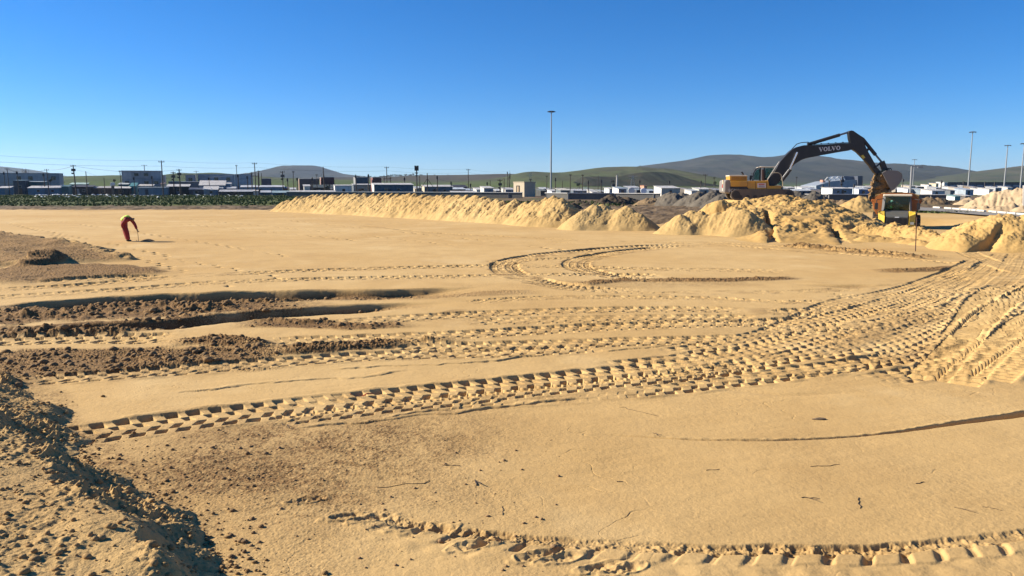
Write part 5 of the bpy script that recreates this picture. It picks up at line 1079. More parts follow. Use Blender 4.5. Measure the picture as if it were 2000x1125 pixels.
SHK = [
 # left part, front row
 ("blue grey corrugated shack with a pale roof edge at the picture's left edge", -12, 13, 364, 236, BLUE, PALE, {}),
 ("tall dark blue shack behind the leftmost one, two storeys high", 17, 45, 351.5, 246, DKB, (.12, .2, .24), dict(pitch=2, dep=5)),
 ("long dark blue corrugated shack with a long white roof on the far left", 44, 113, 363.2, 236, BLUE, PALE, dict(win=2, dep=5)),
 ("teal shack behind the long blue one, with pale low roof", 42, 80, 354, 250, TEAL, (.3, .36, .38), dict(pitch=3)),
 ("dark teal patched shack squeezed between the long blue one and a black one", 112, 131, 361.5, 238, TEAL, (.06, .15, .15), dict(win=0)),
 ("hut with pale green roof edge just behind the transformer pole", 129, 163, 357, 250, GRN_, (.45, .60, .52), {}),
 ("black shack at the foot of the transformer pole", 133, 174, 361.8, 232, BLKC, (.05, .05, .05), dict(end=(.10, .06, .04))),
 ("dark brown shack with a sunlit brown side wall right of the black one", 173, 212, 364, 234, (.05, .035, .03), (.4, .38, .35), dict(end=BRN)),
 ("shack with white roof and black open front under the water tank", 213, 248, 364.5, 232, BLKC, PALE, dict(end=PALE)),
 ("small teal box shack behind the white roofed one", 224, 247, 357, 242, TEAL, (.5, .55, .55), dict(win=0)),
 ("teal tarpaulin covered shack below the container stack", 246, 263, 357.2, 236, (.03, .2, .22), (.03, .22, .24), dict(win=0, pitch=14)),
 ("wide blue grey corrugated shack under the container stack", 262, 319, 365.5, 224, (.16, .22, .26), (.2, .25, .28), dict(pitch=2, win=0)),
 ("shack with a white sloping roof behind the wide blue grey one", 263, 294, 360, 240, GREYB, PALE, {}),
 ("cream and brown patched shack at the foot of the tall pole", 309, 320, 357, 236, CREAM, BRN, dict(end=CREAM, win=0)),
 ("black shack with a broad white roof right of the tall pole", 318, 363, 360, 230, BLKC, PALE, dict(pitch=9, end=(.5, .48, .45))),
 ("dark grey box house behind the black shack with the broad white roof", 322, 381, 354.5, 248, (.11, .13, .16), (.14, .16, .18), dict(pitch=2)),
 ("dark navy shack low against the grass, right of the broad white roof", 361, 394, 367, 226, (.035, .045, .07), (.06, .07, .09), dict(end=(.04, .05, .07))),
 ("grey hall with a bright white sloping canopy roof", 378, 433, 352.5, 240, (.26, .29, .33), PALE, dict(pitch=14, dep=6, win=2)),
 ("grey blue shack with white curved looking roof at the grass edge", 389, 421, 364, 224, (.17, .22, .27), PALE, dict(pitch=13)),
 ("small hut with a white roof beside the canopy hall", 432, 449, 357, 246, (.3, .32, .35), PALE, {}),
 ("long black shack with ragged pale roof edge at the grass", 420, 462, 371, 222, BLKC, (.45, .45, .45), dict(win=0)),
 ("dark shack with a torn white flap, left of the pinkish door", 456, 492, 371, 222, (.03, .035, .03), (.4, .42, .44), dict(end=(.6, .58, .55), win=0)),
 ("narrow pinkish white cabin standing at the grass edge", 491, 502, 371.5, 216, (.62, .50, .46), (.65, .6, .55), dict(dep=1.6, win=0, door=0)),
 ("grey green metal shack right of the pinkish cabin", 501, 526, 372.5, 218, (.10, .14, .15), (.45, .48, .5), dict(win=0)),
 ("low blue green shack with a small pale sign on its front", 524, 562, 373, 218, (.06, .13, .15), (.3, .42, .44), dict(win=1)),
 ("long blue grey shack behind the pinkish cabin", 463, 546, 362.2, 236, (.20, .27, .34), (.55, .57, .6), dict(win=3)),
 ("white shack with black tarpaulin neighbour near the maroon stack", 586, 604, 360.5, 232, PALE, PALE, dict(win=0)),
 ("black tarpaulin tent shack left of the bright white container", 604, 650, 361, 236, BLKC, (.05, .07, .06), dict(pitch=12, win=0)),
 ("low dark shack under a long white roof edge behind the berm's left end", 559, 648, 372.5, 214, (.03, .04, .05), PALE, dict(win=0, pitch=4)),
 ("low grey shack between the blue container and the cell mast", 801, 824, 364, 240, (.2, .25, .26), (.5, .52, .5), {}),
 ("grey cabin with sunlit cream end wall and white roof right of the cell mast", 821, 882, 361.3, 226, (.12, .15, .18), PALE, dict(end=CREAM, win=2)),
 ("black gable shack left of the white low roofs", 872, 912, 361.5, 250, BLKC, (.03, .03, .03), dict(pitch=10, win=0)),
 ("low dark shack with a bluish white roof in front of the black gable", 860, 908, 366.5, 232, (.04, .05, .06), (.55, .6, .64), dict(win=0)),
 ("very low shack with wide white roofs just above the berm", 878, 932, 373.5, 200, (.5, .5, .5), PALE, dict(win=0, pitch=9)),
 ("white clad hut with bluish stripes, middle of the berm skyline", 923, 946, 367, 222, (.62, .66, .68), PALE, dict(end=PALE, win=0)),
 ("shack with sunlit white end and blue grey front beside the striped white hut", 937, 963, 364, 214, (.20, .25, .30), PALE, dict(end=PALE, win=0)),
 ("dark little shack with white door panel left of the leaning poles", 961, 980, 369.5, 226, (.05, .05, .05), (.6, .6, .58), dict(win=0)),
 ("white and grey shack hard against the concrete cube", 979, 1005, 367, 216, (.22, .26, .31), PALE, dict(end=PALE, win=0)),
 ("white shack just right of the tall light mast's foot", 1070, 1090, 370, 226, (.6, .62, .64), PALE, dict(win=0)),
 ("shack with a long cream roof right of the light mast", 1087, 1113, 368.2, 216, (.13, .16, .18), (.62, .58, .48), dict(win=1)),
 ("bluish grey shack with a pale roof line and dark doorway", 1112, 1151, 369.5, 224, (.14, .18, .22), (.5, .5, .5), dict(win=2)),
 ("rounded white tarpaulin shack among the poles", 1149, 1168, 370, 216, PALE, PALE, dict(pitch=12, win=0)),
 ("white shack with dark peak, left of the tall white ended one", 1183, 1199, 366, 222, (.66, .68, .66), PALE, dict(win=1)),
 ("tall blue grey shack with a bright sunlit white end wall", 1200, 1224, 365, 214, (.15, .20, .27), (.3, .36, .4), dict(end=(.78, .76, .72), win=0)),
 ("dark blue shack behind the round white tank", 1222, 1252, 363.5, 240, (.07, .10, .14), (.5, .5, .5), {}),
 ("orange pink brick hut above the white tanks", 1253, 1264, 362, 250, (.55, .28, .17), (.5, .25, .15), dict(win=0, pitch=2)),
 ("blue grey shack left of the big beige one", 1260, 1284, 369.5, 226, (.12, .17, .23), (.35, .4, .45), {}),
 ("big beige shack with white roof and sunlit white left end above the gravel", 1283, 1331, 363.2, 206, (.50, .45, .35), PALE, dict(end=(.78, .76, .7), dep=4.2, win=1, pitch=8)),
 ("white shack with ragged roof behind the pointed gravel heap", 1343, 1366, 369.5, 222, PALE, (.5, .5, .48), dict(win=0)),
 ("pale greenish shack with long white roof left of the counterweight", 1358, 1394, 366.5, 232, (.52, .55, .50), PALE, dict(win=0)),
 ("black shack in the gap left of the excavator's counterweight", 1391, 1412, 368, 226, BLKC, (.3, .3, .3), dict(win=0)),
 # right of the excavator
 ("dark navy shack with a row of white roof patches right of the excavator cab", 1533, 1560, 364.5, 300, (.05, .07, .10), PALE, dict(win=1)),
 ("low shack with bright white roof left of the grey factory", 1560, 1594, 364, 290, (.45, .48, .5), PALE, dict(win=1)),
 ("wide slate grey shack with white roof strips behind the gravel heaps", 1539, 1598, 369.5, 232, (.16, .20, .24), (.55, .58, .58), dict(win=1)),
 ("dark shack with brown roof edge left of the white ended cabin", 1595, 1618, 371.5, 230, (.03, .03, .03), (.2, .17, .14), dict(win=0)),
 ("pale blue cabin with vertical stripes left of the bucket", 1670, 1702, 366.5, 226, (.10, .19, .34), (.6, .62, .64), dict(end=(.66, .74, .78), win=1)),
 ("dark beige shack directly behind the bucket", 1742, 1766, 367, 236, (.30, .26, .21), (.4, .38, .34), {}),
 ("white clad shack right of the bucket, behind the slim lamp pole", 1766, 1793, 366, 226, (.58, .61, .63), PALE, dict(end=(.66, .68, .7), win=0)),
 ("bluish grey shack between two white clad ones", 1790, 1818, 368, 224, (.22, .28, .33), (.4, .45, .48), {}),
 ("long white shack with a pink tinge to its right half", 1813, 1852, 369, 214, (.64, .60, .57), PALE, dict(win=0)),
 ("dark grey shack right of the long white and pink one", 1849, 1868, 369, 222, (.11, .13, .15), (.2, .2, .2), {}),
 ("beige weathered shack with bent roof, up behind the turquoise box", 1864, 1881, 364.5, 262, (.42, .38, .32), (.45, .4, .34), dict(win=0)),
 ("pale blue grey two door shack beside the right lamp mast", 1879, 1906, 367.5, 224, (.34, .40, .46), (.42, .48, .54), dict(win=1)),
 ("white patched shack cluster end at the top of the large pale heap", 1907, 1921, 366.5, 240, PALE, (.5, .48, .44), dict(win=0)),
 ("cream shack half hidden by the large pale heap", 1925, 1942, 366.5, 228, (.66, .62, .55), PALE, dict(win=0)),
 ("turquoise stall on the dirt in front of the settlement", 1861, 1880, 381, 150, TURQ, (.25, .4, .38), dict(end=(.6, .66, .64), win=0, dep=2)),
 ("small shack with white roof right of the turquoise stall", 1880, 1900, 379.8, 152, (.12, .1, .09), PALE, dict(win=0, dep=2.4)),
 ("grey shed with open black side left of the turquoise stall", 1845, 1861, 382.5, 156, (.2, .2, .2), (.3, .3, .3), dict(win=0, dep=2.4)),
]
SHK += [
 ("low grey shack peeping between the black ragged roofed one and the striped block", 436, 458, 365, 240, (.2, .23, .26), (.45, .46, .48), dict(win=1)),
 ("narrow dark hut in front of the canopy hall's right corner", 421, 433, 366, 228, (.06, .07, .08), (.3, .32, .33), dict(win=0)),
 ("small rusty brown shack below the green slope, left of the brown stack", 548, 562, 365, 240, (.16, .08, .05), (.25, .2, .17), dict(win=0)),
 ("little pale roofed shack under the grey peak, right of the long blue grey one", 560, 576, 367, 244, (.1, .12, .15), (.55, .57, .58), dict(win=0)),
 ("dark lean-to between the maroon container and the bright white one", 634, 648, 367, 230, (.03, .035, .035), (.12, .13, .13), dict(win=0)),
 ("low cream hut just left of the cell mast base", 806, 815, 367, 228, (.5, .43, .33), (.55, .52, .46), dict(win=0)),
 ("small blue shack behind the very low white roofs", 899, 924, 368.5, 244, (.10, .18, .27), (.4, .45, .5), dict(win=1)),
 ("tiny dark shack against the concrete cube's right side", 1048, 1066, 369, 214, (.05, .055, .05), (.2, .22, .2), dict(win=0)),
 ("grey shack with a white gable patch behind the light mast's foot", 1053, 1072, 366, 240, (.25, .28, .3), (.5, .52, .52), dict(win=0)),
 ("dark green hut between the bluish grey shack and the white tarpaulin one", 1140, 1152, 366.5, 240, (.05, .08, .06), (.2, .25, .2), dict(win=0)),
 ("low dark shack between the white tarpaulin one and the dark peaked one", 1166, 1184, 371, 226, (.05, .055, .06), (.4, .42, .42), dict(win=0)),
 ("long low dark shack behind the white tanks", 1236, 1262, 368, 236, (.05, .06, .08), (.25, .3, .33), dict(win=1)),
 ("brownish shack right of the big beige one, behind the gravel", 1330, 1346, 367, 236, (.12, .10, .08), (.3, .28, .25), dict(win=0)),
 ("small white hut with dark side left of the excavator, beyond the black shack", 1404, 1418, 369, 240, (.5, .5, .48), (.6, .58, .55), dict(win=0)),
 ("dark blue low shack at the foot of the grey factory's left slope", 1575, 1600, 367, 260, (.06, .09, .13), (.4, .44, .48), dict(win=1)),
 ("flat grey shack in front of the factory tower", 1680, 1706, 363.5, 262, (.2, .23, .26), (.6, .6, .58), dict(win=1)),
 ("little brown shack above the pale blue cabin's roof", 1700, 1716, 362.5, 280, (.2, .14, .1), (.4, .36, .32), dict(win=0)),
 ("small beige hut above the white clad shack right of the bucket", 1770, 1790, 361, 290, (.4, .35, .28), (.5, .46, .4), dict(win=1)),
 ("grey roofed hut above the long white and pink shack", 1822, 1842, 364, 262, (.3, .31, .32), (.42, .43, .44), dict(win=1)),
 ("pale tin shack with brown door above the dark grey one", 1850, 1866, 363, 268, (.5, .5, .5), (.36, .36, .36), dict(win=0)),
 ("tiny white roofed hut right of the bent roofed beige shack", 1882, 1896, 362, 284, (.2, .22, .25), PALE, dict(win=0)),
 ("low brown shack above the pale blue grey two door one", 1894, 1912, 363, 276, (.2, .15, .11), (.4, .37, .34), dict(win=0)),
 ("grey tin shack on the skyline of the large pale heap", 1938, 1960, 364, 262, (.36, .37, .38), (.5, .5, .5), dict(win=1)),
 ("white hut on the skyline near the whiter mast", 1962, 1980, 363.5, 280, PALE, (.5, .5, .5), dict(win=0)),
 ("low dark shop front with a long white awning left of the stepped house", 1786, 1808, 362.5, 300, (.05, .06, .07), PALE, dict(win=0))]
for lab, x0, x1, yt, D, wc, rc, kw in SHK: house("shack", lab, "shack", x0, x1, yt, D, wc, rc, **kw)
CON = [
 ("long grey container row on the far left, two storeys, under a bare tree", -30, 93, 338, 258, 6, 2, (.34, .34, .35), dict(windows=1)),
 ("tall grey container stack, three storeys, with a grid of small windows", 228, 304, 333.5, 246, 4, 3, (.33, .33, .34), dict(windows=1)),
 ("narrow grey container stack, right neighbour of the tall one", 304, 321, 342.5, 262, 1, 2, (.36, .35, .36), {}),
 ("pale grey container block standing between the two transformer poles", 353, 379, 342, 262, 1, 2, (.38, .37, .38), dict(windows=1)),
 ("wide pale grey container block with lettering like dark marks", 377, 450, 340.5, 266, 3, 2, (.37, .38, .39), dict(windows=2)),
 ("grey container block with bold horizontal stripes between poles", 449, 490, 340.5, 250, 1, 4, (.42, .42, .43), {}),
 ("dark brown and grey container pair right of the striped block", 500, 528, 349, 256, 2, 1, (.13, .12, .13), {}),
 ("brown container stack with blue box behind the berm's left end", 574, 620, 349.5, 250, 3, 1, (.17, .10, .085), dict(end=(.36, .22, .17))),
 ("dark maroon container standing high right of the brown stack", 617, 651, 346.2, 256, 1, 2, (.12, .035, .035), dict(end=(.30, .16, .13))),
 ("slate blue container high behind the white fronted one", 684, 719, 346.5, 256, 1, 2, (.06, .085, .11), dict(end=(.25, .25, .24), windows=0)),
 ("dull red container beside the slate blue one", 718, 744, 347, 260, 1, 2, (.17, .05, .04), {}),
]
for lab, x0, x1, yt, D, c, r, wc, kw in CON: containers(lab, x0, x1, yt, D, c, r, wc, **kw)
for lab, x0, x1, yt, D, wc, ec, kw in [
 ("bright white container with three dark slots, just above the berm", 646, 684, 361, 226, (.74, .73, .70), (.74, .73, .7), dict(win=0, dep=4, pitch=3)),
 ("grey container house with a dark window right of the bright white one", 682, 722, 359.2, 218, (.13, .16, .19), None, dict(win=1, dep=4, pitch=3)),
 ("dark blue container house with sunlit white end wall and white roof", 720, 803, 357.6, 214, (.06, .10, .14), (.78, .76, .70), dict(win=2, dep=5, pitch=5)),
 ("grey cabin with ribbed sunlit white end wall and pale roof left of the bucket", 1617, 1672, 366, 214, (.25, .29, .33), (.70, .74, .70), dict(win=2, dep=4.5, pitch=4))]:
    house("container_house", lab, "container house", x0, x1, yt, D, wc, PALE, end=ec, group=GCO, **kw)
# unfinished concrete cube
D = 196; p = AT(1024, HOR, D); th = R(28); e = empty("concrete_building", (p.x, D, 0), th); tag(e, "unfinished beige concrete cube with a doorless opening, left of the light mast", "building")
hz = AT(1024, 356.5, D).z; Wd, dep = 3.35, 6.0; cm = paint(CONC, .9, 0, .3, 1.0, (.28, .22, .15))
mb = MB().box((Wd / 2, dep / 2, hz / 2 - .1), (Wd, dep, hz + .2)); mb.build("wall", cm, e)
MB().box((Wd / 2, dep / 2, hz + .12), (Wd + .2, dep + .2, .22)).build("roof_slab", cm, e)
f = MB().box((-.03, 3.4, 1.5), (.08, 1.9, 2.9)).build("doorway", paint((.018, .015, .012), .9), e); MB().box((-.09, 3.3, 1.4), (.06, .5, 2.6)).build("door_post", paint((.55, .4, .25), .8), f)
# factory beyond the cabins
D = 560; e = empty("factory", (AT(1594, HOR, D).x, D, 0), R(0)); tag(e, "large grey sloping factory with white zigzag roof ribs and dark blue tower", "factory")
def FX(px, py): a = AT(px, py, D); return (a.x - e.location.x, a.z)
MB().prism([FX(1594, 372), FX(1594, 362.5), FX(1625, 354), FX(1650, 352), FX(1673, 351), FX(1673, 372)], 0, 30).build("wall", sheet((.27, .31, .35), .1, freq=3), e)
ro = MB().prism([FX(1650, 351.9), FX(1650, 346), FX(1653, 343.8), (FX(1672, 344.5)), FX(1673, 350.9)], 4, 28).build("roof", paint((.07, .10, .15), .6), e)
MB().prism([FX(1673.2, 372), FX(1673.2, 344), FX(1682.5, 343.5), FX(1682.5, 372)], -2, 20).build("tower", paint((.045, .06, .09), .6), e)
for k, px in enumerate((1618, 1628, 1638, 1647)):
    mb = MB(); q = [FX(px - 5, 352.5 - k * .3), FX(px + .5, 346.4 - k * .4), FX(px + 2.5, 346.4 - k * .4), FX(px + 5.5, 352 - k * .3)]; mb.tube([(a, 2, b) for a, b in q], .32, 6); mb.build("roof_rib", paint((.7, .7, .68), .6), e)
MB().prism([FX(1610, 356), FX(1610, 351.3), FX(1615.5, 351.3), FX(1615.5, 355.5)], 3, 8).build("chimney", paint((.45, .22, .15), .7), e)
D = 520; e = empty("warehouse", (AT(1850, HOR, D).x, D, 0), 0); tag(e, "long dark blue warehouse behind the right hand lamp masts", "warehouse"); L_ = (2130 - 1850) * D / F
MB().box((L_ / 2, 12, 2.4), (L_, 24, 4.8)).build("wall", sheet((.07, .09, .13), .1, freq=3), e); MB().box((L_ / 2, 11.5, 5.0), (L_ + 1, 26, .5)).build("roof", paint((.03, .04, .06), .6), e)
for k in range(16): MB().box((4 + k * L_ / 16, -.05, 2.6), (L_ / 24, .2, .9)).build("window", paint((.28, .32, .38), .4), e)
for lab, x0, x1, yt, D, wc, rc in (("white two storey house far behind the bluish grey shack", 1808, 1821, 359.5, 330, PALE, (.3, .28, .26)), ("cream house with shaded balcony right of the white two storey one", 1823, 1834, 357.5, 340, (.68, .56, .36), (.55, .5, .45)), ("stepped white house with terrace next to the cream one", 1838, 1851, 355, 345, PALE, (.6, .6, .58))):
    house("house", lab, "house", x0, x1, yt, D, wc, rc, dep=5, pitch=3, group="two storey houses", win=2)

# long low wall in front of the settlement
def wall_run(lab, pts, h, th=.25):
    e = empty("boundary_wall", (pts[0][0], pts[0][1], 0)); tag(e, lab, "wall")
    mb = MB(); cp = MB(); o0 = Vector((pts[0][0], pts[0][1], 0))
    for a, b in zip(pts[:-1], pts[1:]):
        a_, b_ = Vector((a[0], a[1], 0)) - o0, Vector((b[0], b[1], 0)) - o0; mb.bar(a_ + Vector((0, 0, h / 2 - .2)), b_ + Vector((0, 0, h / 2 - .2)), th, h + .3); cp.bar(a_ + Vector((0, 0, h)), b_ + Vector((0, 0, h)), th + .35, .12)
    mb.build("wall_panel", paint((.10, .10, .095), .9, 0, .5, .6, (.16, .13, .10)), e); cp.build("coping", paint((.66, .65, .62), .7, 0, .3, .8), e)
    n = 0
    for a, b in zip(pts[:-1], pts[1:]):
        d = Vector((b[0] - a[0], b[1] - a[1], 0)); k = 0
        while k < d.length:
            q = Vector((a[0], a[1], 0)) - o0 + d.normalized() * k; MB().box((q.x, q.y - th * .7, h / 2), (.22, .22, h + .1)).build("post", paint((.26, .25, .23), .9), e); k += 9.0
GW = lambda px, D: (AT(px, HOR, D).x, D)
wall_run("long low grey wall with white coping running behind the berm", [GW(560, 196), GW(700, 190), GW(860, 182), GW(1020, 174)], 1.35)
wall_run("low grey wall with pale coping right of the concrete cube", [GW(1066, 165), GW(1110, 160), GW(1200, 158), GW(1290, 152)], 1.35)
wall_run("dark low wall with white top behind excavator and truck", [GW(1528, 158), GW(1620, 152), GW(1720, 150), GW(1850, 146)], 1.2)

# water tanks
for lab, px, py, r, D, col in (("round white water tank on its side beside the dark blue shack", 1233, 372.5, .95, 212, PALE), ("white plastic water tank left of the beige shack", 1257, 373, .85, 210, (.66, .70, .74)), ("oval white tank on the roof left of the teal box", 220, 360, .55, 231, PALE)):
    c = AT(px, py, D); e = empty("water_tank", (c.x, c.y, 0)); tag(e, lab, "water tank"); MB().cyl((-.1, -r * .9, c.z), (.1, r * .9, c.z), r, n=18).build("tank", paint(col, .5, 0, .1), e, bevel=.05)
    MB().box((0, 0, (c.z - r) / 2), (r * 1.2, r * 1.2, max(.1, c.z - r + .1))).build("stand", paint((.12, .1, .08), .8), e)

# ------------------------------------------------------------------ poles, masts and lines
WOOD = paint((.05, .04, .035), .9); GALV = paint((.27, .28, .29), .6, 0, .1); IRON = paint((.03, .03, .035), .7); LINE = paint((.03, .03, .035), .6)
POLETOP = {}
def pole(lab, px, yt, D, r=.11, kind="plain", lean=0.0, mat=None, name="utility_pole", cat="utility pole", group="poles of the settlement"):
    t = AT(px, yt, D); e = empty(name, (t.x, D, 0)); tag(e, lab, cat, group); h = t.z; lx = lean * D / F; mat = mat or WOOD; POLETOP[px] = Vector((t.x, D, h)); r = r * 1.35
    MB().cyl((-lx, 0, -.3), (0, 0, h), r, r * .7, 8).build("pole", mat, e)
    if kind in ("cross", "trans", "h", "lv"): MB().box((0, 0, h - .35), (1.5 if kind != "lv" else .7, .14, .14)).build("crossarm", mat, e)
    if kind in ("cross", "trans", "lv"):
        for s in (-1, 0, 1): MB().cyl((s * (.62 if kind != "lv" else .3), 0, h - .28), (s * (.62 if kind != "lv" else .3), 0, h - .02), .06, n=6).build("insulator", IRON, e)
    if kind == "trans":
        MB().box((.05, -.1, h - 1.5), (1.0, .55, .75)).build("transformer", IRON, e); MB().box((-.15, -.1, h - 2.5), (.7, .4, .4)).build("switch_box", IRON, e)
    if kind == "h":
        MB().cyl((2.0, 0, -.3), (2.0, 0, h - .2), r, r * .7, 8).build("pole", mat, e); MB().box((1.0, 0, h - 1.2), (2.6, .15, .18)).build("crossarm", mat, e)
    if kind == "stay": MB().cyl((0, 0, h - 1.2), (-3.6, -.4, 0), .035, n=5).build("stay_wire", mat, e)
    if kind == "stay2":
        for s in (-1, 1): MB().cyl((0, 0, h - 1.6), (s * 1.9, 0, h - 4.4), .08, n=6).build("brace", mat, e)
    if kind == "box": MB().box((0, -.12, h - .6), (.42, .35, .8)).build("meter_box", IRON, e)
    if kind == "lamp":
        MB().box((.5, 0, h), (1.1, .1, .08)).box((1.0, 0, h - .06), (.55, .22, .14)).build("lamp_head", GALV, e)
    return e
def mast(lab, px, yt, D, r0, r1, ring=1.05, n=6, group="high light masts"):
    t = AT(px, yt, D); e = empty("light_mast", (t.x, D, 0)); tag(e, lab, "light mast", group); h = t.z
    MB().cyl((0, 0, -.3), (0, 0, h), r0, r1, 14).build("pole", GALV, e, smooth=False)
    mb = MB()
    for k in range(n): a0, a1 = 2 * math.pi * k / n, 2 * math.pi * (k + 1) / n; mb.cyl((ring * math.cos(a0), ring * math.sin(a0), h - .25), (ring * math.cos(a1), ring * math.sin(a1), h - .25), .09, n=6); mb.cyl((0, 0, h - .25), (ring * math.cos(a0), ring * math.sin(a0), h - .25), .06, n=5)
    hd = mb.build("lamp_ring", IRON, e)
    for k in range(n): a0 = 2 * math.pi * k / n; MB().box((ring * math.cos(a0), ring * math.sin(a0), h - .42), (.7, .5, .28)).build("floodlight", IRON, hd)
    return e
mast("tall light mast in the middle of the picture, rising from behind the berm", 1077, 216, 266, .33, .16)
mast("tall light mast right of the truck with a flat ring of lamps", 1900, 256.5, 350, .36, .16, 1.25)
mast("second tall light mast from the right edge, whiter than its neighbours", 1968.5, 283, 420, .42, .2, 1.4)
mast("light mast cut by the picture's right edge", 2001, 279, 330, .34, .17, 1.3)
mast("thin far light mast behind the lamp pole near the truck", 1786.5, 311, 620, .36, .2, 1.7)
mast("small far light mast above the tall container stack", 281.5, 322, 700, .42, .3, 2.4)
mast("small far light mast left of the pale container hall", 383, 334, 800, .42, .3, 2.4)
pole("slim grey lamp pole just right of the truck, with a short arm", 1780.5, 325.5, 86, .09, "lamp", -2, GALV, "street_lamp", "street lamp", "street lamps")
